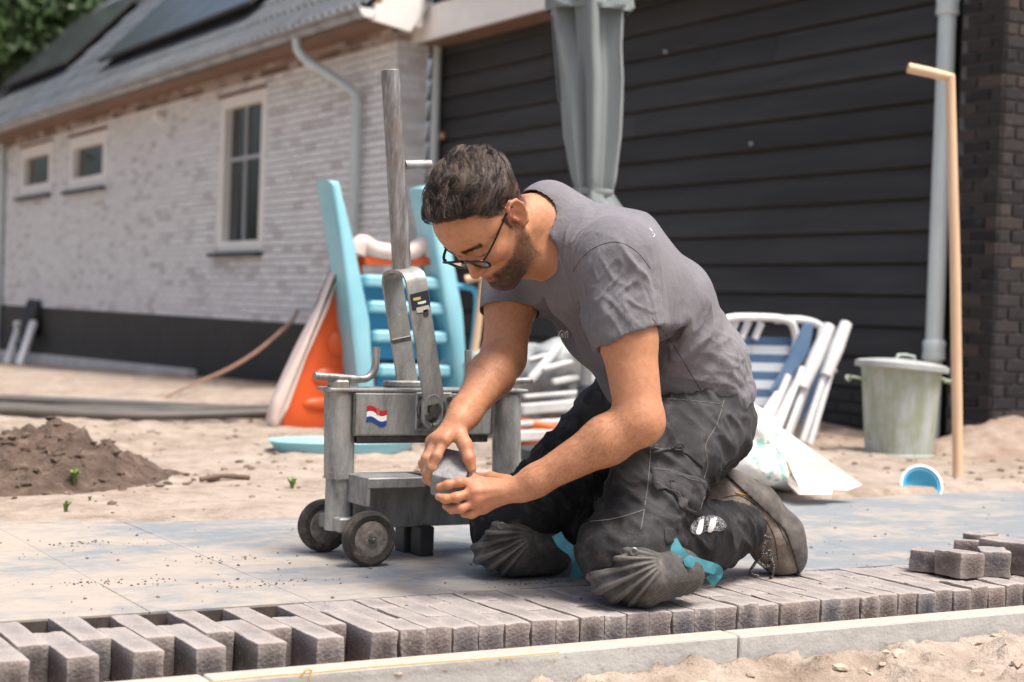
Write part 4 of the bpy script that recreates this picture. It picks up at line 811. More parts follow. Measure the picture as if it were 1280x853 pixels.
pg = Mx(512, 207, 0); pg2 = Mx(538, 206, 0); b = B(); b.tube([pg-[.012, 0, 0], pg2], .0105, 14); b.obj('peg', GALV, cut, 40)
for dx in (-.036, .036):
    for dz in (.030, -.030):
        p = Mx(542, 515, -.02); b = B(); b.lathe([(.0062, 0), (.0062, .004), (.0050, .0048)], 6, basis((p[0]+dx, MV-.0225, pl[2]+dz), (1, 0, 0), (0, 0, 1), (0, -1, 0))); b.obj('bolt', STEEL, cut, 30)
for x_ in (bl_[0], br_[0]):
    b = B(); b.tube([(x_, MV-.015+.001*math.sin(z_*900), z_) for z_ in np.linspace(bl_[2]+.004, zt-.004, 14)], [.0032+.0008*(i % 2) for i in range(14)], 8); b.obj('weld', STEEL, cut, 60)
# clamp handles on the posts
def crank(pix, dv, name='clamp_handle'):
    P = [Mx(x, y, dv) for (x, y) in pix]; b = B(); b.tube(smooth_path(P, 4), .0085, 12); return b.obj(name, WTUBE, cut, 50)
crank([(393, 470), (420, 472), (448, 474), (460, 472), (468, 462), (470, 448), (471, 434)], .0)
n0 = Mx(426, 481, .0); b = B(); b.lathe([(.024, -.010), (.026, -.007), (.026, .004), (.022, .008)], 6, T(n0[0], MV+.01, zt+.017)); b.obj('clamp_nut', GALV, cut, 30)
crank([(664, 476), (640, 477), (608, 478), (590, 474), (586, 462), (585, 438)], .03)
n0 = Mx(633, 481, .0); b = B(); b.lathe([(.024, -.010), (.026, -.007), (.026, .004), (.022, .008)], 6, T(n0[0], MV+.03, zt+.017)); b.obj('clamp_nut', GALV, cut, 30)
b = B(); p = Mx(512, 478, .02); b.box((p[0]-.012, MV+.03, zt+.016), (.085, .03, .014), RY(0), bev=.003); b.obj('stop_plate', GALV, cut)
# stickers: little waving tricolour on the beam, torn dark label on the lever
fq = Mx(471, 519, -.0165); sc_ = np.linalg.norm(Mx(472, 519, -.0165)-fq)
for i, col in enumerate(((.42, .02, .025), (.78, .78, .78), (.02, .06, .22))):
    b = B(); n_s = 14; up, lo = [], []
    for j in range(n_s+1):
        x = (j/n_s-.5)*25*sc_; wv = (2.2*math.sin(j/n_s*6.0+.3)-(j/n_s)*3.0)*sc_; z0 = (9-i*6)*sc_+wv
        up.append(b.bm.verts.new((fq[0]+x, MV-.0163, fq[2]+z0))); lo.append(b.bm.verts.new((fq[0]+x, MV-.0163, fq[2]+z0-6*sc_)))
    for j in range(n_s): b.bm.faces.new((up[j], up[j+1], lo[j+1], lo[j]))
    b.obj('flag_stripe', mat('flag_%d' % i, col, None, 5, .4), beam)
b = B(); b.box((fq[0]+1.5*sc_, MV-.0168, fq[2]+4*sc_), (4*sc_, .0006, 7*sc_)); b.obj('flag_crest', mat('crest', (.45, .12, .06), None, 5, .4), beam)
def on_lever(h, x, dz=0): q_ = bn+ax_d*h+wd*x; return np.array([q_[0], MV-.0592+dz, q_[2]])
for (h, x, hw, hh_, col, ex) in ((H1-.040, .001, .044, .036, (.03, .033, .05), 0), (H1-.036, -.006, .018, .006, (.55, .45, .12), .0003), (H1-.046, .004, .020, .005, (.75, .74, .7), .0003), (H1-.060, .004, .030, .012, (.50, .47, .42), .0003), (H1-.069, .010, .012, .014, (.05, .05, .06), .0003)):
    q_ = on_lever(h, x, -ex); b = B(); b.prism([(-hw/2, -hh_/2), (hw*.15, -hh_*.62), (hw/2, -hh_*.4), (hw/2, hh_/2), (-hw/2, hh_*.42)], .0006, basis(q_, wd, ax_d, (0, -1, 0))); b.obj('sticker', mat('sticker', col, None, 5, .4), lever)
# ================================================================ THE WORKER
from mathutils.bvhtree import BVHTree
def smin(a, b, k): h = np.clip(.5+.5*(b-a)/k, 0, 1); return b+(a-b)*h-k*h*(1-h)
class Field:
    """signed distance field on a grid, evaluated only near each primitive"""
    def __init__(s, lo, hi, h):
        s.lo = np.array(lo, float); s.h = h; s.n = np.ceil((np.array(hi)-s.lo)/h).astype(int)+1; s.ax = [s.lo[i]+h*np.arange(s.n[i]) for i in range(3)]
        s.D = np.full(tuple(s.n), .2, np.float32)
    def sl(s, lo, hi):
        a = np.clip(np.floor((np.array(lo)-s.lo)/s.h).astype(int), 0, s.n-1); b = np.clip(np.ceil((np.array(hi)-s.lo)/s.h).astype(int)+1, 1, s.n)
        return tuple(slice(a[i], max(b[i], a[i]+1)) for i in range(3))
    def pts(s, sl): return s.ax[0][sl[0]][:, None, None], s.ax[1][sl[1]][None, :, None], s.ax[2][sl[2]][None, None, :]
    def apply(s, fn, lo, hi, k, mode='u'):
        m = max(k, .0)+4*s.h; sl = s.sl(np.array(lo)-m, np.array(hi)+m); d = fn(*s.pts(sl)).astype(np.float32); cur = s.D[sl]
        if mode == 'u': s.D[sl] = smin(cur, d, k) if k > 0 else np.minimum(cur, d)
        elif mode == 's': s.D[sl] = -smin(-cur, d, k) if k > 0 else np.maximum(cur, -d)
        elif mode == 'i': s.D[sl] = np.maximum(cur, d)
        return s
    def cone(s, a, b, ra, rb, k=.01, mode='u'):
        a, b = np.array(a, float), np.array(b, float); ab = b-a; L2 = max(ab@ab, 1e-9); R = max(ra, rb)
        def fn(x, y, z):
            px, py, pz = x-a[0], y-a[1], z-a[2]; t = np.clip((px*ab[0]+py*ab[1]+pz*ab[2])/L2, 0, 1); return np.sqrt((px-t*ab[0])**2+(py-t*ab[1])**2+(pz-t*ab[2])**2)-(ra+(rb-ra)*t)
        return s.apply(fn, np.minimum(a, b)-R, np.maximum(a, b)+R, k, mode)
    def chain(s, P, R, k=.01):
        for i in range(len(P)-1): s.cone(P[i], P[i+1], R[i], R[i+1], k)
        return s
    def ell(s, c, X, Y, Z, r, k=.01, mode='u', b=None, rb=None):
        """ellipsoid with axes X,Y,Z; with b: swept from c to b with radii r -> rb"""
        c = np.array(c, float); b = c if b is None else np.array(b, float); rb = r if rb is None else rb; ab = b-c; L2 = max(ab@ab, 1e-9); R = max(max(r), max(rb))
        def fn(x, y, z):
            px, py, pz = x-c[0], y-c[1], z-c[2]; t = np.clip((px*ab[0]+py*ab[1]+pz*ab[2])/L2, 0, 1) if L2 > 1e-8 else 0.0
            px, py, pz = px-t*ab[0], py-t*ab[1], pz-t*ab[2]; k0 = 0; k1 = 0
            for A, r0, r1 in zip((X, Y, Z), r, rb):
                q = px*A[0]+py*A[1]+pz*A[2]; rr = r0+(r1-r0)*t; k0 = k0+(q/rr)**2; k1 = k1+(q/rr**2)**2
            k0 = np.sqrt(k0); k1 = np.sqrt(k1)+1e-6; return np.where(k0 < .05, -min(min(r), min(rb))*.9, k0*(k0-1)/k1)
        return s.apply(fn, np.minimum(c, b)-R, np.maximum(c, b)+R, k, mode)
    def cut(s, p, n, lo=None, hi=None):
        """remove what lies on the +n side of the plane"""
        p = np.array(p); n = np.array(n)/np.linalg.norm(n); lo = s.lo if lo is None else lo; hi = s.lo+s.h*s.n if hi is None else hi
        return s.apply(lambda x, y, z: (x-p[0])*n[0]+(y-p[1])*n[1]+(z-p[2])*n[2], lo, hi, 0, 'i')
    def mesh(s, smooth=1):
        D = s.D; ins = D < 0; c = np.zeros(tuple(s.n-1), np.uint8)
        for i in (0, 1):
            for j in (0, 1):
                for k in (0, 1): c += ins[i:s.n[0]-1+i, j:s.n[1]-1+j, k:s.n[2]-1+k]
        act = np.argwhere((c > 0) & (c < 8)); N_ = len(act); cid = np.full(c.shape, -1, np.int32); cid[act[:, 0], act[:, 1], act[:, 2]] = np.arange(N_)
        cor = np.array([(i, j, k) for i in (0, 1) for j in (0, 1) for k in (0, 1)]); val = np.stack([D[act[:, 0]+o[0], act[:, 1]+o[1], act[:, 2]+o[2]] for o in cor], 1)
        pos = np.zeros((N_, 3)); cnt = np.zeros(N_)
        for a in range(8):
            for b in range(a+1, 8):
                if np.abs(cor[a]-cor[b]).sum() != 1: continue
                m = (val[:, a] < 0) != (val[:, b] < 0); t = val[m, a]/(val[m, a]-val[m, b]); pos[m] += cor[a]+(cor[b]-cor[a])*t[:, None]; cnt[m] += 1
        V = s.lo+s.h*(act+pos/cnt[:, None]); F = []
        for ax in range(3):
            o1, o2 = [(1, 2), (2, 0), (0, 1)][ax]; e = np.array([0, 0, 0]); e[ax] = 1
            A = ins; sl0 = [slice(1, -1)]*3; sl1 = [slice(1, -1)]*3; sl0[ax] = slice(0, -1); sl1[ax] = slice(1, None)
            f0, f1 = A[tuple(sl0)], A[tuple(sl1)]; q = np.argwhere(f0 != f1)
            if not len(q): continue
            flip = f0[q[:, 0], q[:, 1], q[:, 2]]; g = q+1; g[:, ax] -= 1
            d1 = np.zeros(3, int); d1[o1] = 1; d2 = np.zeros(3, int); d2[o2] = 1
            ix = [cid[tuple((g-x).T)] for x in (d1+d2, d2, 0*d1, d1)]; Q = np.stack(ix, 1); Q[~flip] = Q[~flip][:, ::-1]; F.append(Q[(Q >= 0).all(1)])
        F = np.concatenate(F)
        for _ in range(smooth): V = relax(V, F, .5)
        return V, F
def relax(V, F, w=.5):
    S_ = np.zeros_like(V); n = np.zeros(len(V))
    for a, b in ((0, 1), (1, 2), (2, 3), (3, 0)):
        for i, j in ((a, b), (b, a)):
            for c in range(3): S_[:, c] += np.bincount(F[:, i], V[F[:, j], c], len(V))
            n += np.bincount(F[:, i], minlength=len(V))
    return V*(1-w)+w*S_/np.maximum(n, 1)[:, None]
def vnorm(V, F):
    fn = np.cross(V[F[:, 2]]-V[F[:, 0]], V[F[:, 3]]-V[F[:, 1]]); N_ = np.zeros_like(V)
    for i in range(4):
        for c in range(3): N_[:, c] += np.bincount(F[:, i], fn[:, c], len(V))
    return N_/(np.linalg.norm(N_, axis=1)[:, None]+1e-12)
def fmesh(name, V, F, mats):
    me = bpy.data.meshes.new(name); me.vertices.add(len(V)); me.vertices.foreach_set('co', V.astype(np.float32).ravel()); nf = len(F)
    me.loops.add(nf*4); me.loops.foreach_set('vertex_index', F.astype(np.int32).ravel()); me.polygons.add(nf); me.polygons.foreach_set('loop_start', np.arange(nf, dtype=np.int32)*4); me.polygons.foreach_set('use_smooth', np.ones(nf, bool))
    me.update(calc_edges=True); me.validate()
    for m in (mats if isinstance(mats, (list, tuple)) else [mats]): me.materials.append(m)
    return me
def attr(me, name, arr): a = me.attributes.new(name, 'FLOAT', 'POINT'); a.data.foreach_set('value', np.asarray(arr, np.float32))
def cattr(me, name, arr): a = me.color_attributes.new(name, 'FLOAT_COLOR', 'POINT'); a.data.foreach_set('color', np.concatenate([arr, np.ones((len(arr), 1))], 1).astype(np.float32).ravel())
def cdir(r, u, t): v = RW @ np.array([r, u, -t]); return v/np.linalg.norm(v)   # camera-relative direction (right, up, towards camera)
# ---- skeleton: joints from the photograph and their depth
TL = cdir(.50, .02, .86)                              # towards his left side (the near side)
SHL, SHR = AT(771, 322, 3.10), AT(648, 312, 3.42)
ELL, WRL = AT(800, 527, 3.05), AT(652, 611, 3.07)
ELR, WRR = AT(629, 448, 3.32), AT(574, 526, 3.13)
HIPL, HIPR = AT(872, 512, 3.34), AT(800, 508, 3.52)
KNL, KNR = AT(776, 692, 3.10), AT(640, 664, 3.40)
ANL, ANR = AT(922, 660, 3.43), AT(800, 640, 3.70)
SP = [AT(846, 522, 3.42), AT(836, 460, 3.40), AT(792, 388, 3.34), AT(742, 328, 3.29), AT(704, 292, 3.27)]
HS = .955; BR = AT(582, 318, 3.13)                               # bridge of the nose
HF = cdir(-.43, -.85, .35); HL = cdir(.66, -.02, .75); HL = HL-HF*(HL@HF); HL /= np.linalg.norm(HL); HU_ = np.cross(HF, HL)
def hd(f, l, u): return BR+(HF*f+HL*l+HU_*u)*HS
C7 = AT(685, 276, 3.27)
H_ = .0029
body = Field((1.36, 2.36, .0), (2.50, 3.42, .94), H_)
def frame(a, b, lat): w = _unit(b-a); l = _unit(lat-w*(lat@w)); return l, np.cross(w, l), w
# torso (under the shirt) and legs (under the trousers)
TR = [(.140, .098), (.135, .094), (.142, .094), (.145, .085), (.080, .070)]
for i in range(4):
    l, d_, w = frame(SP[i], SP[i+1], TL); body.ell(SP[i], l, d_, w, (*TR[i], .06), .05, 'u', SP[i+1], (*TR[i+1], .05))
body.cone(SP[3], SHL, .075, .056, .05); body.cone(SP[3], SHR, .075, .056, .05)
for hp, kn, an in ((HIPL, KNL, ANL), (HIPR, KNR, ANR)): body.cone(hp, kn, .085, .058, .04); body.cone(kn, an, .05, .035, .03)
# neck and head
NB = hd(-.105, 0, -.055)
body.cone(NB, C7, .056, .060, .03); body.cone(hd(-.055, 0, -.095), AT(684, 320, 3.25), .036, .050, .03)
body.ell(hd(-.098, 0, .030), HF, HL, HU_, (.096, .074, .086), .02)
body.ell(hd(-.050, 0, .030), HF, HL, HU_, (.050, .062, .055), .03)
body.ell(hd(-.058, 0, -.045), HF, HL, HU_, (.052, .056, .070), .03)
for s_ in (-1, 1):
    body.cone(hd(-.088, s_*.052, -.050), hd(-.018, s_*.014, -.106), .018, .016, .025)
    body.ell(hd(-.030, s_*.043, -.028), HF, HL, HU_, (.024, .020, .018), .02)
    body.cone(hd(-.004, s_*.012, .014), hd(-.020, s_*.048, .011), .0085, .008, .012)
body.cone(hd(-.016, -.010, -.108), hd(-.016, .010, -.108), .0165, .0165, .02)
body.ell(hd(-.014, 0, -.068), HF, HL, HU_, (.020, .028, .022), .015)
for s_ in (-1, 1): body.ell(hd(.004, s_*.032, -.003), HF, HL, HU_, (.015, .017, .012), .012, 's')
for s_ in (-1, 1): body.ell(hd(-.0125, s_*.032, -.004), HF, HL, HU_, (.0135, .0145, .0130), .002)
body.cone(hd(-.006, 0, .004), hd(.016, 0, -.040), .0075, .0100, .008); body.ell(hd(.016, 0, -.044), HF, HL, HU_, (.0115, .011, .009), .006)
for s_ in (-1, 1): body.ell(hd(.006, s_*.011, -.046), HF, HL, HU_, (.0095, .0075, .007), .005)
for s_ in (-1, 1): body.ell(hd(.011, s_*.0065, -.0535), HF, HL, HU_, (.005, .0032, .004), .002, 's')
body.cone(hd(.0035, -.016, -.0695), hd(.0060, 0, -.0685), .0036, .0050, .004); body.cone(hd(.0060, 0, -.0685), hd(.0035, .016, -.0695), .0050, .0036, .004)
body.cone(hd(.0025, -.013, -.0795), hd(.0045, 0, -.0805), .0040, .0058, .004); body.cone(hd(.0045, 0, -.0805), hd(.0025, .013, -.0795), .0058, .0040, .004)
body.ell(hd(.008, 0, -.0745), HF, HL, HU_, (.008, .020, .0016), .002, 's')
# ears
for s_ in (-1, 1):
    eb = lambda f, l, u: hd(-.100+f, s_*(.070+l), -.010+u)
    ex, ez = _unit(HF*.95-HL*s_*.32), HU_; ey = np.cross(ez, ex)
    body.ell(eb(-.006, .008, .0), ex, ey, ez, (.017, .0055, .029), .006)
    body.ell(eb(.002, .0135, -.002), ex, ey, ez, (.0085, .0060, .0125), .004, 's')
    P = [eb(.012, .008, .012), eb(.008, .013, .026), eb(-.006, .016, .031), eb(-.018, .018, .024), eb(-.022, .018, .006), eb(-.016, .015, -.012), eb(-.006, .010, -.026), eb(.003, .007, -.028)]
    body.chain(P, [.0032, .0036, .0038, .0038, .0036, .0034, .0055, .0050], .003)
    body.cone(eb(.009, .009, .0), eb(.009, .009, -.008), .0042, .0042, .004)
# arms
body.chain([SHL, SHL*.5+ELL*.5, ELL], [.058, .0515, .0430], .02); body.cone(ELL, ELL*.72+WRL*.28, .0430, .0440, .02); body.cone(ELL*.72+WRL*.28, ELL*.12+WRL*.88, .0440, .0275, .02); body.cone(ELL*.12+WRL*.88, WRL, .0275, .0265, .02)
body.chain([SHR, SHR*.5+ELR*.5, ELR], [.058, .0515, .0430], .02); body.cone(ELR, ELR*.72+WRR*.28, .0430, .0440, .02); body.cone(ELR*.72+WRR*.28, ELR*.12+WRR*.88, .0440, .0285, .02); body.cone(ELR*.12+WRR*.88, WRR, .0285, .0265, .02)
# hands: (pixel, pixel, depth) of every joint
def hand(wr, kn, fingers, thumb, kr=.0118):
    K = [AT(*k) for k in kn]
    for i, q in enumerate(K): body.cone(wr*.86+q*.14, q, .0150, kr, .012)
    for a, c in zip(K[:-1], K[1:]): body.cone(a, c, kr*.95, kr*.95, .010)
    for f, r in fingers:
        P = [AT(*p) for p in f]; n = len(P); R = [r*(1-.075*i) for i in range(n)]; body.chain(P, R, .0042)
        for p, rr in zip(P[:-1], R): body.ell(p, HF, HL, HU_, (rr*1.06,)*3, .004)
    for q in K: d_ = (CAM-q)/np.linalg.norm(CAM-q); body.cone(wr*.55+q*.45+d_*.0105, q+d_*.0085, .0040, .0052, .006)
    P = [AT(*p) for p in thumb]; body.chain(P, [.0165, .0130, .0108, .0090], .008)
hand(WRL, [(594, 603, 3.075), (592, 614, 3.060), (595, 625, 3.062), (604, 634, 3.075)],
     [([(594, 603, 3.075), (574, 603, 3.056), (560, 606, 3.052), (549, 609, 3.056)], .0095), ([(592, 615, 3.060), (570, 622, 3.046), (557, 624, 3.046), (548, 621, 3.054)], .0097), ([(595, 627, 3.062), (576, 636, 3.052), (565, 637, 3.058), (557, 633, 3.066)], .0092), ([(604, 636, 3.075), (590, 643, 3.068), (580, 643, 3.074)], .0085)],
     [(634, 604, 3.095), (614, 599, 3.120), (601, 599, 3.135), (590, 600, 3.142)])
hand(WRR, [(556, 550, 3.095), (547, 549, 3.105), (541, 553, 3.117), (541, 561, 3.130)],
     [([(556, 551, 3.095), (546, 570, 3.080), (540, 585, 3.080), (539, 594, 3.085)], .0100), ([(547, 550, 3.105), (533, 573, 3.092), (533, 591, 3.092), (541, 603, 3.095)], .0102), ([(541, 554, 3.117), (529, 580, 3.110), (534, 599, 3.108), (545, 609, 3.106)], .0096), ([(541, 562, 3.130), (534, 588, 3.130), (541, 605, 3.124)], .0088)],
     [(572, 539, 3.115), (581, 556, 3.092), (586, 573, 3.080), (590, 586, 3.080)])
V, F = body.mesh(1); Nn = vnorm(V, F)
print('body', len(V))
# ---- colours of the skin
L3 = V-BR; hf, hl, hu = L3@HF/HS, L3@HL/HS, L3@HU_/HS; ishead = (np.abs(hl) < .12) & (hf > -.22) & (hf < .05) & (hu > -.16) & (hu < .16)
def gauss(f, l, u, s): return np.exp(-(((hf-f)/s[0])**2+((np.abs(hl)-l)/s[1])**2+((hu-u)/s[2])**2))*ishead
base = np.array([.50, .235, .125]); col = np.tile(base, (len(V), 1)); nz = fbm(V*30, 3, 2)*.5
col *= (1+.10*nz)[:, None]; red = np.array([.50, .17, .11])
def blend(m, c_, s_=1.0): global col; m = np.clip(m*s_, 0, 1)[:, None]; col = col*(1-m)+np.array(c_)*m
for p in ((594, 603, 3.06), (592, 614, 3.05), (595, 625, 3.05), (604, 634, 3.06), (571, 606, 3.05), (568, 625, 3.04), (797, 535, 3.02), (556, 550, 3.09), (586, 573, 3.07)): blend(np.exp(-((np.linalg.norm(V-AT(*p), axis=1)/.016)**2)), red, .45)
blend(gauss(-.03, .045, -.03, (.03, .02, .02)), red, .40); blend(gauss(.02, .0, -.044, (.014, .014, .012)), red, .55); blend(gauss(-.105, .083, -.008, (.03, .012, .035)), red, .55)
lips = np.maximum(np.exp(-((hu+.069)/.0042)**2), np.exp(-((hu+.080)/.0055)**2))*np.exp(-(hl/.017)**4)*(hf > -.004)*ishead
fnz = fbm(V*160, 2, 5); fn2 = fbm(V*45, 2, 7)
# beard: jaw, chin, upper lip, cheeks
cheek = np.interp(hf, [-.10, -.07, -.04, -.015, .02], [.012, -.030, -.055, -.062, -.060])
bd = np.clip((cheek-hu)/.014+.35*fn2, 0, 1)*ishead*(hf > -.098)*np.clip((hf+.100)/.015, 0, 1)*(hu > -.145)
neckfade = np.clip((hu+.140)/.03, 0, 1); bd = bd*neckfade; bd = np.where((hf > -.004) & (hu > -.0625), 0, bd)
gap = np.exp(-(((hu+.090)/.006)**2+(hl/.009)**2)); dense = .62+.36*np.exp(-((hf+.006)/.040)**2)
blend(bd*dense*(.95+.18*fnz), (.026, .016, .012)); blend(lips, (.33, .105, .085), .85)
# eyebrows, lash line, darker eyelids
brow = np.exp(-((hu-(.0165-.10*np.maximum(np.abs(hl)-.035, 0)))/.0048)**2)*(np.abs(hl) > .010)*(np.abs(hl) < .056)*ishead*(hf > -.045)
blend(brow*(.8+.5*fnz), (.022, .014, .011), .95)
lash = np.exp(-((hu+.0105+.06*np.abs(np.abs(hl)-.032))/.0022)**2)*(np.abs(np.abs(hl)-.032) < .0145)*ishead*(hf > -.03); blend(lash, (.02, .013, .01), .9)
blend(gauss(-.012, .032, -.004, (.012, .016, .012)), (.30, .13, .085), .55)
# short cropped hair at temples and nape painted as stubble under the hair itself
def hairline(f): return np.interp(f, [-.23, -.19, -.150, -.130, -.118, -.112, -.095, -.084, -.080, -.074, -.066, -.050, -.030, -.010, .03], [-.060, -.058, -.050, -.035, -.010, .022, .024, .012, -.030, -.028, .040, .078, .096, .106, .112])
hm = np.clip((hu-hairline(hf))/.010+.3*fn2, 0, 1)*ishead*(hf < .02)*(np.abs(hl) < .076); blend(hm, (.028, .019, .015), .9)
# grime on the fingers
dirt = np.clip(.5+fbm(V*60, 3, 31), 0, 1); hz_ = np.exp(-((np.linalg.norm(V-AT(540, 585, 3.09), axis=1)/.055)**2)); blend(hz_*dirt, (.30, .22, .17), .55)
for p, q in (((590, 587, 3.073), 1), ((551, 609, 3.06), 1), ((541, 604, 3.088), 1), ((546, 609, 3.10), 1)): blend(np.exp(-((np.linalg.norm(V-AT(*p), axis=1)/.0052)**4)), (.46, .30, .24), .6)
k = N('skin'); a_ = k.n('Attribute', attribute_name='skin'); vec = k.coord('Pos'); n1 = k.noise(vec, 420, 3); n2 = k.noise(vec, 90, 4)
c = k.mix(k.math('MULTIPLY', k.ramp(n2, [(.42, 0), (.72, 1)]), .38), a_.outputs['Color'], (.30, .105, .055)); c = k.mix(k.math('MULTIPLY', k.ramp(k.noise(vec, 260, 3, .7), [(.62, 0), (.72, 1)]), .35), c, (.20, .08, .045))
SKIN = k.set(c, k.ramp(n2, [(.3, .42), (.7, .58)]), 0, k.bump(n1, .45, .0014, k.bump(n2, .30, .003)), Specular_IOR_Level=.42, Subsurface_Weight=.06, Subsurface_Scale=.008); SKIN.node_tree.nodes['Principled BSDF'].inputs['Subsurface Radius'].default_value = (1, .35, .18)
me = fmesh('person', V, F, SKIN); cattr(me, 'skin', col)
man = put('person', me, None, label='kneeling worker in grey t-shirt and glasses holding a small paver', cat='person')
skinV, skinF = V, F
# ================================================================ T-SHIRT
shirt = Field((1.45, 2.36, .22), (2.38, 3.42, .90), .0036)
TS = [(.178, .134), (.172, .130), (.186, .134), (.188, .120), (.095, .086)]
SQ = [AT(852, 500, 3.42), AT(840, 456, 3.405), SP[2], SP[3], SP[4]]
for i in range(4):
    l, d_, w = frame(SQ[i], SQ[i+1], TL); shirt.ell(SQ[i], l, d_, w, (*TS[i], .07), .05, 'u', SQ[i+1], (*TS[i+1], .05))
shirt.cone(SP[3], SHL, .085, .074, .05); shirt.cone(SP[3], SHR, .085, .074, .05)
def sleeve(S0, E0, t, ra, rb): q = S0*(1-t)+E0*t; shirt.cone(S0, q+(E0-S0)*.08, ra, rb, .03); return q
CL = sleeve(SHL, ELL, .50, .074, .0665); CR = sleeve(SHR, ELR, .60, .072, .064)
shirt.ell(AT(812, 372, 3.17), TL, cdir(1, 0, 0), cdir(0, 1, 0), (.075, .07, .10), .05)
shirt.cone(AT(686, 268, 3.27), AT(692, 300, 3.27), .070, .080, .03)
dL = _unit(ELL-SHL); nL = _unit(dL+cdir(.34, -.10, 0)*.28); shirt.cut(CL, nL, CL-.13, CL+.13)
dR = _unit(ELR-SHR); shirt.cut(CR, _unit(dR+cdir(.1, -.4, 0)*.2), CR-.10, CR+.095)
for S0, E0, r0, r1 in ((SHL, ELL, .0605, .0580), (SHR, ELR, .058, .056)): shirt.cone(S0*.55+E0*.45, S0*.3+E0*.7, r0, r1, .002, 's')
# hem, belly side, neck opening
hemn = _unit(SQ[0]-SQ[1]); shirt.cut(AT(857, 519, 3.42), _unit(hemn+cdir(-.30, -.1, 0)*.42))
shirt.cone(NB, C7, .0615, .0635, .004, 's'); shirt.cone(hd(-.05, 0, -.11), AT(674, 312, 3.24), .042, .047, .006, 's')
vq = AT(652, 380, 3.17); shirt.cone(AT(672, 322, 3.21), vq, .046, .006, .010, 's')
V, F = shirt.mesh(2)
N1 = vnorm(V, F)
def wrinkles(V, N1, dirs, seed, amp, f1, f2):
    out = np.zeros(len(V))
    for i, (d, wgt) in enumerate(dirs):
        d = _unit(np.array(d)); t = V@d; Vp = V-np.outer(t, d); warp = fbm(V*4.5, 2, seed+i)*.030; Q = Vp*f1+np.outer(t, d)*f2+warp[:, None]*f1*.5; n = np_noise(Q, seed+10+i); out += wgt(V)*np.clip((1-np.abs(n)-.50)/.50, 0, 1)**1.6
    return out*amp
def near(px, py, D, r): p = AT(px, py, D); return lambda V: np.exp(-((np.linalg.norm(V-p, axis=1)/r)**2))
one = lambda V: np.ones(len(V))
w1 = wrinkles(V, N1, [(cdir(.80, .60, 0), near(860, 455, 3.25, .11)), (cdir(.62, .78, 0), near(822, 470, 3.2, .10)), (cdir(-.45, -.88, .1), near(735, 395, 3.05, .06)), (cdir(.55, -.70, .3), near(786, 345, 3.03, .06)), (cdir(.9, -.42, 0), near(905, 480, 3.3, .08)), (cdir(.25, -.9, .2), near(705, 385, 3.1, .11)), (cdir(.55, .8, 0), near(845, 420, 3.2, .08))], 3, 1.0, 26, 5)
w2 = wrinkles(V, N1, [(cdir(.5, -.75, .3), near(775, 375, 3.03, .075)), (cdir(-.6, -.75, .2), near(760, 360, 3.02, .075)), (cdir(.85, -.5, 0), near(900, 475, 3.3, .11)), (cdir(.3, .9, 0), near(720, 300, 3.15, .07))], 23, 1.0, 62, 14)
wsc = np.clip(.0115*w1, 0, .015)+np.clip(.0048*w2, 0, .007)+.0028*fbm(V*8, 2, 40)
V = V+N1*(wsc-.0025)[:, None]
# armhole seam and side seam as shallow grooves
for (a, r0) in ((SHL*.92+ELL*.08, .083),):
    pass
N1 = vnorm(V, F)
tone = np.clip(.5+.45*fbm(V*7, 4, 12), 0, 1)
k = N('grey_jersey'); a_ = k.n('Attribute', attribute_name='tone'); vec = k.coord('Pos'); n1 = k.noise(vec, 700, 2); n2 = k.noise(vec, 26, 5, .7); n3 = k.noise(k.coord('Pos', (3, 3, 1)), 55, 4)
c = k.mix(a_.outputs['Fac'], (.125, .122, .137), (.195, .188, .203)); c = k.mix(k.ramp(n2, [(.55, 0), (.78, .35)]), c, (.32, .285, .27))
JER = k.set(c, .9, 0, k.bump(n1, .25, .001, k.bump(n3, .35, .004, k.bump(n2, .35, .010))), Specular_IOR_Level=.15, Sheen_Weight=.12)
me = fmesh('t_shirt', V, F, JER); attr(me, 'tone', tone); tee = put('t_shirt', me, man); teeV, teeF = V, F
# ================================================================ TROUSERS
tr = Field((1.52, 2.30, -.02), (2.52, 3.50, .48), .0040)
l, d_, w = frame(SP[0], SP[1], TL)
tr.ell(AT(850, 530, 3.43), l, d_, w, (.178, .132, .10), .04, 'u', AT(842, 462, 3.41), (.155, .112, .05))
for s_, hp, kn, an in ((1, HIPL, KNL, ANL), (-1, HIPR, KNR, ANR)):
    tr.cone(hp, kn, .105, .076, .04); q = kn*.5+an*.5+np.array([0, 0, .012]); tr.chain([kn+np.array([0, 0, .004]), q, an], [.070, .066, .054], .035)
tr.ell(AT(880, 540, 3.42), TL, cdir(1, 0, 0), cdir(0, 1, 0), (.10, .058, .095), .05)             # seat over the heel
tr.ell(AT(826, 560, 3.22), TL, cdir(1, 0, 0), cdir(0, 1, 0), (.075, .085, .085), .05)            # bagging thigh side
tr.ell(AT(902, 678, 3.38), TL, cdir(1, 0, 0), cdir(0, 1, 0), (.058, .050, .052), .03)            # bunched cuff
hn = _unit(SQ[1]-SQ[0]); tr.cut(AT(846, 446, 3.41), hn)
tr.cut(ANL+_unit(ANL-KNL)*.030, _unit(ANL-KNL), ANL-.14, ANL+.14); tr.cut(np.array([0, 0, .004]), np.array([0, 0, -1]))
V, F = tr.mesh(2); N1 = vnorm(V, F)
dth, dsh = HIPL-KNL, ANL-KNL
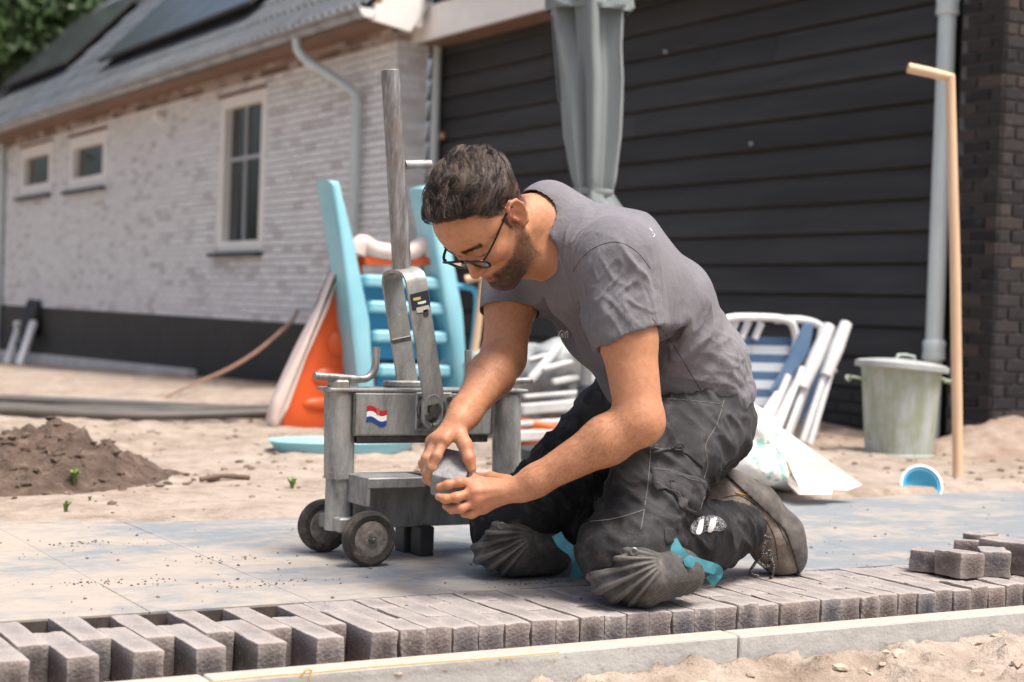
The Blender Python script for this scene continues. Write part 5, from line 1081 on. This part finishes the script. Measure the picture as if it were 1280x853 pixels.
wr = wrinkles(V, N1, [(cdir(.6, .5, .5), near(900, 560, 3.3, .10)), (cdir(.25, -.9, 0), near(880, 520, 3.25, .09)), (cdir(.2, .9, 0), near(880, 660, 3.3, .10)), (cdir(.5, -.8, 0), near(930, 660, 3.38, .07)), (np.cross(dth, TL), near(790, 640, 3.05, .09)), (dth, near(810, 590, 3.1, .12)), (cdir(.9, -.2, 0), near(850, 640, 3.1, .08)), (np.cross(KNR-HIPR, TL), one)], 5, 1.0, 30, 6)
V = V+N1*(np.clip(.0085*wr, 0, .012)+.0035*fbm(V*9, 3, 44)-.003)[:, None]; V[:, 2] = np.maximum(V[:, 2], .003); N1 = vnorm(V, F)
wear = np.clip(.12+.55*fbm(V*6, 4, 21)+.5*near(800, 590, 3.05, .11)(V)+.4*near(870, 520, 3.22, .10)(V)-.35*near(690, 620, 3.3, .16)(V)-.35*near(860, 650, 3.2, .10)(V), 0, 1)
k = N('work_trouser'); a_ = k.n('Attribute', attribute_name='wear'); vec = k.coord('Pos'); n1 = k.noise(vec, 600, 2); n2 = k.noise(vec, 34, 5, .7)
c = k.mix(a_.outputs['Fac'], (.013, .0135, .0145), (.075, .075, .077)); c = k.mix(k.ramp(n2, [(.52, 0), (.8, .35)]), c, (.19, .165, .145))
TRO = k.set(c, .85, 0, k.bump(n1, .3, .001, k.bump(n2, .3, .008)), Specular_IOR_Level=.25)
me = fmesh('trousers', V, F, TRO); attr(me, 'wear', wear); trou = put('trousers', me, man); troV, troF = V, F
# ================================================================ WORKER: hair, glasses, pads, boots, trims
def PX(V):                                            # project world points to photo pixels
    q = (np.asarray(V)-CAM) @ RW; return 640+FPX*q[:, 0]/q[:, 2], 426.5-FPX*q[:, 1]/q[:, 2], q[:, 2]
def bvh(V, F): return BVHTree.FromPolygons(V.tolist(), F.tolist())
TEE, TRB, SKB = bvh(teeV, teeF), bvh(troV, troF), bvh(skinV, skinF)
def hit(tree, px, py, off=0.0):
    d = ray(px, py); loc, nr, i, dist = tree.ray_cast(Vector(tuple(CAM)), Vector(tuple(d)).normalized())
    if loc is None: return None
    nr = np.array(nr); nr = nr if nr @ d < 0 else -nr; return np.array(loc)+nr*off
def trim(name, tree, pix, r, material, parent, off=.0008, n=5, flat=None):
    pts = [hit(tree, x, y, off) for (x, y) in [tuple(p) for p in smooth_path([np.array([a, c_, 0]) for a, c_ in pix], n)[:]] for (x, y) in [(x, y)]] if False else [hit(tree, p[0], p[1], off) for p in smooth_path([np.array([a, c_, 0.]) for a, c_ in pix], n)]
    pts = [p for p in pts if p is not None]
    if len(pts) < 2: return None
    b = B(); b.tube(pts, r, 6); return b.obj(name, material, parent, 60)
def patch(name, tree, poly, material, parent, off=.003, th=.003, n=16):
    """a sewn-on piece: polygon in the photograph laid on the cloth it sits on"""
    c = np.mean(np.array(poly, float), 0); ring = smooth_path([np.array([a, c_, 0.]) for a, c_ in poly+[poly[0]]], 3)[:-1]; m = len(ring); V = []; 
    for t in np.linspace(0, 1, n):
        for q in ring:
            x, y = c[0]+(q[0]-c[0])*t, c[1]+(q[1]-c[1])*t; h = hit(tree, x, y, off*(1 if t < .97 else .35)); V.append(h if h is not None else V[-1])
    F = [(i*m+j, i*m+(j+1) % m, (i+1)*m+(j+1) % m, (i+1)*m+j) for i in range(n-1) for j in range(m)]
    me = mesh_np(name, np.array(V), F, material); return put(name, me, parent)
# ---- hair
HAIRM = N('dark_hair'); a_ = HAIRM.n('Attribute', attribute_name='shade'); c = HAIRM.mix(a_.outputs['Fac'], (.010, .007, .0055), (.17, .118, .09)); HAIRM = HAIRM.set(c, .42, 0, None, Specular_IOR_Level=.5)
hair = Field(BR+np.array([-.30, -.30, -.12]), BR+np.array([.32, .32, .30]), .0028)
def hairfn(x, y, z):
    dx, dy, dz = x-BR[0], y-BR[1], z-BR[2]; f = dx*HF[0]+dy*HF[1]+dz*HF[2]; l = dx*HL[0]+dy*HL[1]+dz*HL[2]; u = dx*HU_[0]+dy*HU_[1]+dz*HU_[2]; f, l, u = f/HS, l/HS, u/HS
    top = np.clip((u-.030)/.055, 0, 1); th = .0035+.0115*top**.8-.002*np.clip((f+.08)/.08, 0, 1)*top
    q = [(f+.098)/(.096+th), l/(.074+th*.75), (u-.030)/(.086+th)]; k0 = np.sqrt(q[0]**2+q[1]**2+q[2]**2); d = (k0-1)*.088
    q2 = np.sqrt(((f+.056)/(.048+th*.8))**2+(l/(.060+th*.6))**2+((u-.036)/(.052+th))**2); d = smin(d, (q2-1)*.06, .02)
    return np.maximum(d, (hairline(f)-.002-u)*.85)
hair.apply(hairfn, BR-.18, BR+.22, 0); V, F = hair.mesh(1); N1 = vnorm(V, F)
L3 = V-BR; f, l_, u = L3@HF/HS, L3@HL/HS, L3@HU_/HS
flow = f*1.0+l_*.35; across = np.stack([l_*62+f*16+2.2*fbm(V*18, 2, 3), u*14+f*9, f*5], -1)
g = np_noise(across, 5); topm = np.clip((u-.02)/.05, 0, 1)
V = V+N1*((.0085*(1-np.abs(g))*topm+.0050*fbm(V*24, 3, 9)*topm+.0012*fbm(V*90, 2, 2)))[:, None]
me = fmesh('hair', V, F, HAIRM); attr(me, 'shade', np.clip(.05+.25*g, 0, 1)); hair_o = put('hair', me, man)
hb = bvh(V, F); rs = np.random.RandomState(11)
# strands combed forwards and over to the side
SV_, SF_, SS_ = [], [], []
cand = np.where((u > hairline(f)+.004))[0]
seeds = rs.choice(cand, 420); sp3 = V[seeds]; cdir_ = rs.normal(size=420)*.55; csh = np.where(rs.rand(420) < .45, rs.uniform(0, .2, 420), rs.uniform(.35, 1.0, 420)); cbend = rs.normal(size=420)*.8
for ci in rs.choice(cand, 8500):
    p = V[ci].copy(); n = N1[ci]; fu, uu_ = f[ci], u[ci]; tp = float(np.clip((uu_-.02)/.05, 0, 1)); k_ = int(np.argmin(((sp3-p)**2).sum(1))); L_ = rs.uniform(.026, .055)*(.18+.95*tp)
    d = HF*(.70*tp-.55*(1-tp))+HL*(.45*tp+.42*math.sin(fu*30+l_[ci]*24)+.55*cdir_[k_]+.06*rs.normal())+HU_*(-.75*(1-tp)+.05); bend = rs.normal()*.12+1.0*math.sin(l_[ci]*44+fu*36)+cbend[k_]
    w = rs.uniform(.0003, .00065); pts = []; pcur = p+n*.0004; ns = 7; lift = (.3+.9*((cdir_[k_]*3) % 1))*.0075; cv_ = sp3[k_]-p
    for s_ in range(ns):
        t = s_/(ns-1); hitp = hb.find_nearest(Vector(tuple(pcur))); hn_ = np.array(hitp[1]); hl_ = np.array(hitp[0]); hn_ = hn_ if hn_@n > 0 else -hn_
        pts.append(hl_+hn_*(.0006+lift*tp*math.sin(t*2.5))); dd = d-hn_*(d@hn_); dd = dd/(np.linalg.norm(dd)+1e-6); sd = np.cross(hn_, dd); dd = dd+sd*bend*(t-.35)*.9; pcur = hl_+dd*L_/(ns-1)+(cv_-dd*(cv_@dd))*.11*tp
    o = len(SV_); sh = float(np.clip(csh[k_]+rs.normal()*.12, 0, 1))
    for s_, q in enumerate(pts):
        a = pts[min(s_+1, ns-1)]-pts[max(s_-1, 0)]; a = a/(np.linalg.norm(a)+1e-9); sd = np.cross(a, n); sd = sd/(np.linalg.norm(sd)+1e-9); ww = w*(1-.75*(s_/(ns-1))**2); SV_ += [q+sd*ww, q+n*ww*1.1, q-sd*ww]; SS_ += [sh*(.55+.6*s_/(ns-1))]*3
    for s_ in range(ns-1):
        b0 = o+s_*3
        for e in range(3): SF_.append((b0+e, b0+(e+1) % 3, b0+3+(e+1) % 3, b0+3+e))
me = mesh_np('hair_strands', np.array(SV_), SF_, HAIRM); attr(me, 'shade', SS_); put('hair_strands', me, hair_o, kind='stuff')
# beard bristles
L3 = skinV-BR; hf, hl, hu = L3@HF/HS, L3@HL/HS, L3@HU_/HS; sn = vnorm(skinV, skinF)
cheek = np.interp(hf, [-.10, -.07, -.04, -.015, .02], [.004, -.036, -.060, -.066, -.062])
bm_ = (hu < cheek) & (hu > -.128) & (hf > -.092) & (hf < .03) & (np.abs(hl) < .09) & ~((np.abs(hu+.075) < .012) & (np.abs(hl) < .020) & (hf > -.006)) & ~((hf > -.003) & (hu > -.0615))
ci = np.where(bm_)[0]; SV_, SF_ = [], []
pr = np.where(hf[ci] > -.045, 1.0, .45); ci = ci[rs.rand(len(ci)) < pr]
for i in rs.choice(ci, 9000):
    p, n = skinV[i], sn[i]; d = _unit(n*.55-HU_*.75+HF*.15+rs.normal(size=3)*.35); L_ = rs.uniform(.0012, .0034); sd = _unit(np.cross(d, n)+1e-6)*.00020; o = len(SV_)
    SV_ += [p-sd, p+sd, p+d*L_*.6+n*.0004+sd*.7, p+d*L_*.6+n*.0004-sd*.7, p+d*L_]; SF_ += [(o, o+1, o+2, o+3), (o+3, o+2, o+4)]
put('beard', mesh_np('beard', np.array(SV_), SF_, mat('beard_hair', (.022, .014, .011), (.05, .033, .026), 300, .5, coord='Pos'), False), man, kind='stuff')
# brows as little hairs too
bm_ = (np.abs(hu-(.0165-.10*np.maximum(np.abs(hl)-.035, 0))) < .0048) & (np.abs(hl) > .011) & (np.abs(hl) < .054) & (hf > -.04) & (hf < .03); ci = np.where(bm_)[0]; SV_, SF_ = [], []
if len(ci):
    for i in rs.choice(ci, 900):
        p, n = skinV[i], sn[i]; sg = np.sign(hl[i]); d = _unit(n*.12+HL*sg*.95+HU_*.25+rs.normal(size=3)*.14); L_ = rs.uniform(.004, .007); sd = _unit(np.cross(d, n)+1e-6)*.00022; o = len(SV_)
        SV_ += [p-sd, p+sd, p+d*L_*.6+n*.0012+sd*.7, p+d*L_*.6+n*.0012-sd*.7, p+d*L_]; SF_ += [(o, o+1, o+2, o+3), (o+3, o+2, o+4)]
    put('eyebrows', mesh_np('eyebrows', np.array(SV_), SF_, mat('brow_hair', (.016, .011, .009), None, 5, .5), False), man, kind='stuff')
SV_, SF_ = [], []
for A_, B_ in ((ELL, WRL), (ELR, WRR)):
    ab = B_-A_; tt = (skinV-A_)@ab/(ab@ab); dist = np.linalg.norm(skinV-(A_+np.outer(tt, ab)), axis=1); ci = np.where((tt > .05) & (tt < .97) & (dist < .062))[0]
    for i in rs.choice(ci, 2600):
        p, n = skinV[i], sn[i]; d = _unit(n*.28+ab/np.linalg.norm(ab)*.8-np.array([0, 0, .35])+rs.normal(size=3)*.25); L_ = rs.uniform(.005, .011); sd = _unit(np.cross(d, n)+1e-6)*.00012; o = len(SV_)
        SV_ += [p-sd, p+sd, p+d*L_*.6+n*.0008+sd*.6, p+d*L_*.6+n*.0008-sd*.6, p+d*L_]; SF_ += [(o, o+1, o+2, o+3), (o+3, o+2, o+4)]
put('arm_hair', mesh_np('arm_hair', np.array(SV_), SF_, mat('arm_hair', (.05, .03, .02), None, 5, .6), False), man, kind='stuff')
# ---- glasses
GFR = mat('black_acetate', (.012, .012, .013), None, 5, .25)
gl = put('glasses', None, man, T(tuple(BR)), label='thin black rimmed glasses worn low on the nose')
LENS = N('lens'); tb = LENS.n('BsdfTransparent'); gb = LENS.n('BsdfGlossy'); gb.inputs['Roughness'].default_value = .03; mx = LENS.n('MixShader'); fr_ = LENS.n('Fresnel'); fr_.inputs['IOR'].default_value = 1.22
LENS.l(fr_.outputs[0], mx.inputs[0]); LENS.l(tb.outputs[0], mx.inputs[1]); LENS.l(gb.outputs[0], mx.inputs[2]); LENS.l(mx.outputs[0], LENS.out.inputs[0]); tb.inputs[0].default_value = (.88, .9, .9, 1); LENS = LENS.m
GO = .011
for s_ in (-1, 1):
    cl = lambda a, r=1.0: hd(GO+.006-.006*abs(math.cos(a))**2+.40*(.019*math.sin(a)), s_*(.0335+.0262*r*math.copysign(abs(math.cos(a))**.82, math.cos(a))), -.013+.0200*r*math.copysign(abs(math.sin(a))**.82, math.sin(a)))
    P = [cl(a) for a in np.linspace(0, 2*math.pi, 37)]; b = B(); b.tube(P, .0025, 8); b.obj('rim', GFR, gl, 60)
    b = B(); cc_ = hd(GO+.003, s_*.0335, -.013); vc = b.bm.verts.new(tuple(cc_)); vr = [b.bm.verts.new(tuple(cl(a, .97))) for a in np.linspace(0, 2*math.pi, 36, endpoint=False)]
    for i in range(36): b.bm.faces.new((vc, vr[i], vr[(i+1) % 36]))
    b.obj('lens', LENS, gl, 60)
    b = B(); b.tube(smooth_path([hd(GO+.001, s_*.0585, -.004), hd(GO-.006, s_*.0665, -.001), hd(-.030, s_*.0725, .003), hd(-.090, s_*.0785, .012), hd(-.104, s_*.080, .010), hd(-.114, s_*.079, -.006)], 4), [(.0030, .0020)]*21, 8); b.obj('temple', GFR, gl, 60)
b = B(); b.tube(smooth_path([hd(GO+.004, -.0085, -.008), hd(GO+.008, 0, -.004), hd(GO+.004, .0085, -.008)], 4), .0018, 8); b.obj('bridge', GFR, gl, 60)
# ---- the paver in his hands
pc = AT(567, 592, 3.105); me = paver_mesh(.085, 77, w=.062, h=.048, rag=.004)
Zb = cdir(.05, .82, .57); Xb = cdir(.86, -.30, .10); Xb = _unit(Xb-Zb*(Xb@Zb)); Yb = np.cross(Zb, Xb)
me.materials.clear(); me.materials.append(mat('grey_paver', (.20, .205, .21), (.30, .30, .30), 60, .9, coord='Object', bump=.5, bscale=200))
put('half_paver', me, None, basis(pc+Zb*.022, Xb, Yb, Zb), 'small grey half paver held between both of the hands of the worker', 'paver')
# ---- shirt details
SEAM = mat('dark_seam', (.03, .028, .03), None, 5, .9); SEAM2 = mat('grey_seam', (.22, .21, .22), None, 5, .9); THREAD = mat('trouser_thread', (.16, .15, .145), None, 5, .9); LOGOW = mat('white_print', (.72, .72, .70), None, 5, .6)
for pix in ([(716, 340), (728, 322), (745, 309), (765, 303), (782, 306), (798, 317), (813, 336)], [(815, 398), (832, 418), (850, 445), (868, 475), (880, 494)]): trim('seam', TEE, pix, .0008, SEAM, tee, -.0001, 8)
for pix in ([(694, 312), (700, 325), (706, 345), (712, 372)], [(845, 424), (834, 448), (822, 478)], [(818, 470), (838, 437)]): trim('seam', TEE, pix, .0007, SEAM2, tee, -.0002, 8)
for pix in ([(695.5, 416.5), (697, 422.5)], [(695.5, 416.5), (698.5, 418), (700, 422.5)], [(699, 421), (700, 416.5), (703, 413), (706.5, 416.5), (707.5, 422.5)], [(702, 422.5), (703.2, 417), (705, 422.5)], [(707, 417), (710.3, 414), (710.5, 422.5)]): trim('logo_stroke', TEE, pix, .0013, LOGOW, tee, .0014, 5)
for pix in ([(812, 286), (815, 290)], [(815, 292), (818, 294), (816, 297)]): trim('logo_stroke', TEE, pix, .0011, LOGOW, tee, .0010, 2)
# ---- trouser details
POC = mat('pocket_cloth', (.030, .030, .032), (.065, .063, .063), 30, .9, coord='Pos', bump=.3, bscale=300)
patch('pocket_flap', TRB, [(814, 584), (848, 590), (882, 602), (879, 622), (873, 643), (862, 641), (851, 636), (846, 627), (842, 618), (828, 612), (816, 608)], POC, trou, .006)
trim('stitching', TRB, [(818, 588), (850, 595), (878, 606), (870, 638), (853, 632), (845, 615), (819, 604)], .0006, THREAD, trou, .0066, 5)
for pix in ([(814, 550), (812, 580), (809, 612), (801, 662)], [(738, 652), (760, 650), (782, 645), (806, 637)], [(905, 500), (896, 530), (882, 556), (884, 580), (880, 598)], [(812, 498), (850, 500), (900, 505)], [(818, 560), (850, 566), (868, 582)]): trim('stitching', TRB, pix, .0008, THREAD, trou, .0006, 6)
trim('zip', TRB, [(816, 566), (838, 562), (858, 568), (878, 584)], .0032, mat('zip_black', (.015, .015, .016), None, 5, .6), trou, .001, 5)
for pix in ([(838, 562), (846, 556), (852, 558)], [(842, 563), (852, 563), (850, 557)]): trim('pull_cord', TRB, pix, .0018, mat('cord_black', (.015, .015, .016), None, 5, .7), trou, .006, 4)
REFL = N('worn_reflective'); n_ = REFL.noise(REFL.coord('Pos'), 260, 3, .8); REFL = REFL.set(REFL.ramp(n_, [(.50, (.02, .02, .021)), (.60, (.42, .42, .43))]), .5)
patch('reflective_patch', TRB, [(868, 650), (880, 645), (898, 646), (908, 656), (902, 664), (884, 664), (870, 668), (862, 662)], REFL, trou, .0010)
for q in ([(874, 650), (880, 648), (877, 666), (870, 667)], [(888, 648), (896, 648), (891, 664), (884, 664)]): patch('reflective_strip', TRB, q, LOGOW, trou, .0018, n=6)
patch('loop_tab', TRB, [(830, 660), (842, 661), (844, 676), (832, 680)], mat('tab_black', (.02, .02, .02), None, 5, .8), trou, .004, n=6)
# ---- knee pads
k = N('pad_rubber'); vec = k.coord('Pos'); n1 = k.noise(vec, 28, 5, .7); n2 = k.noise(vec, 200, 3); g_ = k.n('NewGeometry'); c = k.ramp(n1, [(.3, (.030, .029, .028)), (.55, (.060, .057, .054)), (.75, (.17, .15, .13))])
c = k.mix(k.ramp(g_.outputs['Pointiness'], [(.5, 0), (.57, .6)]), c, (.22, .20, .18)); PADM = k.set(c, .62, 0, k.bump(n2, .15, .002), Specular_IOR_Level=.4)
CYAN = mat('cyan_webbing', (.05, .25, .31), (.085, .33, .40), 50, .7, coord='Pos', bump=.3, bscale=500)
def kneepad(tip, mid, tail, btn, label, straps, fan=(46, 8)):
    A, Bm, C_ = AT(*tip), AT(*mid), AT(*tail); ax = _unit(C_-A); lo = np.minimum(np.minimum(A, Bm), C_)-.12; hi = np.maximum(np.maximum(A, Bm), C_)+.12; lo[2] = -.01
    fd = Field(lo, hi, .0026); up = np.array([0, 0, 1.]); la = _unit(np.cross(up, ax)); 
    fd.ell(A, ax, la, up, (.040, .052, .036), .02, 'u', Bm, (.045, .064, .052)); fd.ell(Bm, ax, la, up, (.045, .064, .056), .02, 'u', C_, (.05, .058, .046))
    tb_ = AT(*btn); fd.ell(tb_+np.array([0, 0, -.012]), ax, la, up, (.030, .030, .020), .02)
    fd.cut(np.array([0, 0, .003]), np.array([0, 0, -1.])); V, F = fd.mesh(2); N1 = vnorm(V, F)
    x, y, D = PX(V); bx, by = btn[0]+fan[0], btn[1]+fan[1]; ang = np.arctan2(y-by, bx-x); rr = np.hypot(x-bx, y-by); m = np.clip((rr-10)/16, 0, 1)*np.clip((.98-ang)/.12, 0, 1)*np.clip((ang+.42)/.1, 0, 1)*np.clip(1.2-np.hypot(x-btn[0], y-btn[1])/8*0, 0, 1)
    ridge = np.clip(np.cos(ang*29)*1.4, -1, 1)*m*np.clip(rr/60, .3, 1.1); hatch = np.sin((x*.55+y*.83)*2.1)*(1-m)*np.clip((rr-14)/10, 0, 1)
    V = V+N1*(.0032*ridge+.0007*hatch+.001*fbm(V*30, 3, 3))[:, None]; V[:, 2] = np.maximum(V[:, 2], .003)
    me = fmesh('knee_pad', V, F, PADM); o = put('knee_pad', me, man, label=label); tree = bvh(V, F)
    q = hit(tree, btn[0], btn[1], .0)
    if q is not None:
        d = _unit(CAM-q); b = B(); b.lathe([(.0085, -.003), (.0085, .002), (.0065, .0035), (.0035, .003), (.003, .001)], 20, aim(q, d)); b.obj('rivet', STEEL2, o, 30)
    for sp in straps:
        P = [AT(*p) for p in sp]; P = smooth_path(P, 6); b = B(); rows = []
        for i, p in enumerate(P):
            t_ = _unit(P[min(i+1, len(P)-1)]-P[max(i-1, 0)]); vw = _unit(CAM-p); s_ = _unit(np.cross(t_, vw)); nn = np.cross(s_, t_); w = .0105
            rows.append([b.bm.verts.new(tuple(p+s_*w*a+nn*.0012*e)) for a, e in ((-1, 1), (1, 1), (1, -1), (-1, -1))])
        for i in range(len(rows)-1):
            for j in range(4): b.bm.faces.new((rows[i][j], rows[i][(j+1) % 4], rows[i+1][(j+1) % 4], rows[i+1][j]))
        b.bm.faces.new(rows[0][::-1]); b.bm.faces.new(rows[-1]); b.obj('strap', CYAN, o, 50)
    return o
STEEL2 = mat('rivet_metal', (.12, .115, .11), (.2, .19, .18), 60, .45, .6, coord='Pos')
kneepad((764, 728, 3.05), (796, 720, 3.05), (846, 714, 3.11), (792, 690, 3.02), 'ribbed dark rubber knee pad with a cyan strap on the near knee', [[(840, 676, 3.075), (847, 688, 3.065), (858, 700, 3.065), (876, 706, 3.085), (896, 713, 3.12), (894, 721, 3.125), (887, 728, 3.13)]])
b_pad = kneepad((616, 690, 3.33), (640, 686, 3.35), (684, 692, 3.39), (627, 658, 3.30), 'ribbed dark rubber knee pad on the far knee', [[(696, 668, 3.30), (703, 680, 3.29), (716, 690, 3.28), (722, 704, 3.28), (720, 722, 3.30)]])
q = hit(TRB, 866, 702, .012)
b = B(); pb_ = AT(862, 702, 3.05); b.lathe([(.011, -.003), (.011, .003), (.004, .004)], 16, aim(pb_, _unit(CAM-pb_))); b.obj('strap_buckle', CYAN, man, 40)
# ---- boots
k = N('boot_leather'); vec = k.coord('Pos'); n1 = k.noise(vec, 22, 5, .7); n2 = k.noise(vec, 160, 3); c = k.ramp(n1, [(.3, (.085, .066, .052)), (.5, (.18, .145, .115)), (.75, (.33, .27, .21))]); BOOT = k.set(c, .75, 0, k.bump(n2, .3, .002, k.bump(n1, .3, .008)))
SOLE = mat('boot_sole', (.05, .046, .042), (.13, .115, .10), 30, .8, coord='Pos')
def boot(off, label):
    o_ = np.array(off); Q = lambda *p: AT(*p)+o_
    pts = [Q(908, 622, 3.46), Q(938, 640, 3.48), Q(968, 674, 3.505), Q(978, 694, 3.51)]; R = [.052, .056, .056, .047]
    fd = Field(np.min(pts, 0)-.14, np.max(pts, 0)+.12, .003); fd.chain(pts, R, .02); fd.cone(Q(908, 628, 3.455), Q(884, 652, 3.42), .053, .056, .03); fd.cut(Q(884, 652, 3.42), _unit(Q(878, 656, 3.41)-Q(908, 628, 3.455)))
    fd.cut(np.array([0, 0, .004]), np.array([0, 0, -1.])); D0 = fd.D.copy()
    V, F = fd.mesh(2); N1 = vnorm(V, F); V = V+N1*(.0022*fbm(V*26, 3, 4))[:, None]; V[:, 2] = np.maximum(V[:, 2], .003)
    bo = put('boot', fmesh('boot', V, F, BOOT), man, label=label); bt = bvh(V, F)
    # sole: the outer slice of the same last, a little wider
    sn_ = _unit(cdir(.80, .60, 0)); pr_ = [(-1, 0)]; fd.D = D0-.006
    hl0, bl0, tp0 = Q(916, 606, 3.46), Q(972, 658, 3.505), Q(990, 690, 3.51)
    n1_ = _unit(cdir(.68, .73, 0)); n2_ = _unit(cdir(.93, .36, 0))
    x, y, z = fd.pts(fd.sl(fd.lo, fd.lo+fd.h*fd.n)); pl1 = (x-hl0[0])*n1_[0]+(y-hl0[1])*n1_[1]+(z-hl0[2])*n1_[2]; pl2 = (x-bl0[0])*n2_[0]+(y-bl0[1])*n2_[1]+(z-bl0[2])*n2_[2]
    fd.D = np.maximum(fd.D, -np.maximum(pl1-.004, pl2-.004)).astype(np.float32); V, F = fd.mesh(1); V[:, 2] = np.maximum(V[:, 2], .002)
    put('sole', fmesh('sole', V, F, SOLE), bo)
    return bo, bt
b1, bt1 = boot((0, 0, 0), 'dusty brown work boot with its toe pressed on the bricks')
b2_, bt2 = boot(tuple(ANR-ANL+np.array([0.02, -.04, 0])), 'dusty brown work boot mostly hidden behind the leg')
LACE = mat('lace', (.02, .02, .02), (.35, .33, .30), 260, .8, coord='Pos', lo=.5, hi=.6)
for pix in ([(905, 622), (925, 620), (945, 632)], [(900, 640), (930, 634), (958, 655)], [(957, 650), (968, 672), (972, 700)], [(912, 600), (940, 618), (968, 650), (985, 682)]): trim('seam', bt1, pix, .0010, SEAM, b1, .0002, 6)
trim('orange_stitch', bt1, [(919, 616), (932, 619), (945, 622)], .0014, mat('orange_thread', (.55, .25, .07), None, 5, .7), b1, .0008, 3)
for P in ([(958, 676, 3.42), (952, 690, 3.42), (948, 702, 3.43), (958, 708, 3.43), (964, 700, 3.43), (962, 688, 3.42)], [(954, 692, 3.42), (944, 704, 3.43), (938, 716, 3.45), (948, 720, 3.46)], [(958, 692, 3.42), (966, 704, 3.43), (966, 718, 3.45), (960, 727, 3.455)], [(948, 668, 3.43), (962, 672, 3.44), (970, 678, 3.45)], [(946, 662, 3.43), (956, 660, 3.44), (966, 664, 3.46)]):
    b = B(); b.tube(smooth_path([AT(*p) for p in P], 5), .0032, 8); b.obj('lace', LACE, b1, 60)
for p in ((962, 668, 3.445), (970, 682, 3.455)): b = B(); q = AT(*p); b.lathe([(.006, -.002), (.006, .002), (.003, .004)], 12, aim(q, _unit(CAM-q))); b.obj('eyelet', STEEL2, b1, 30)
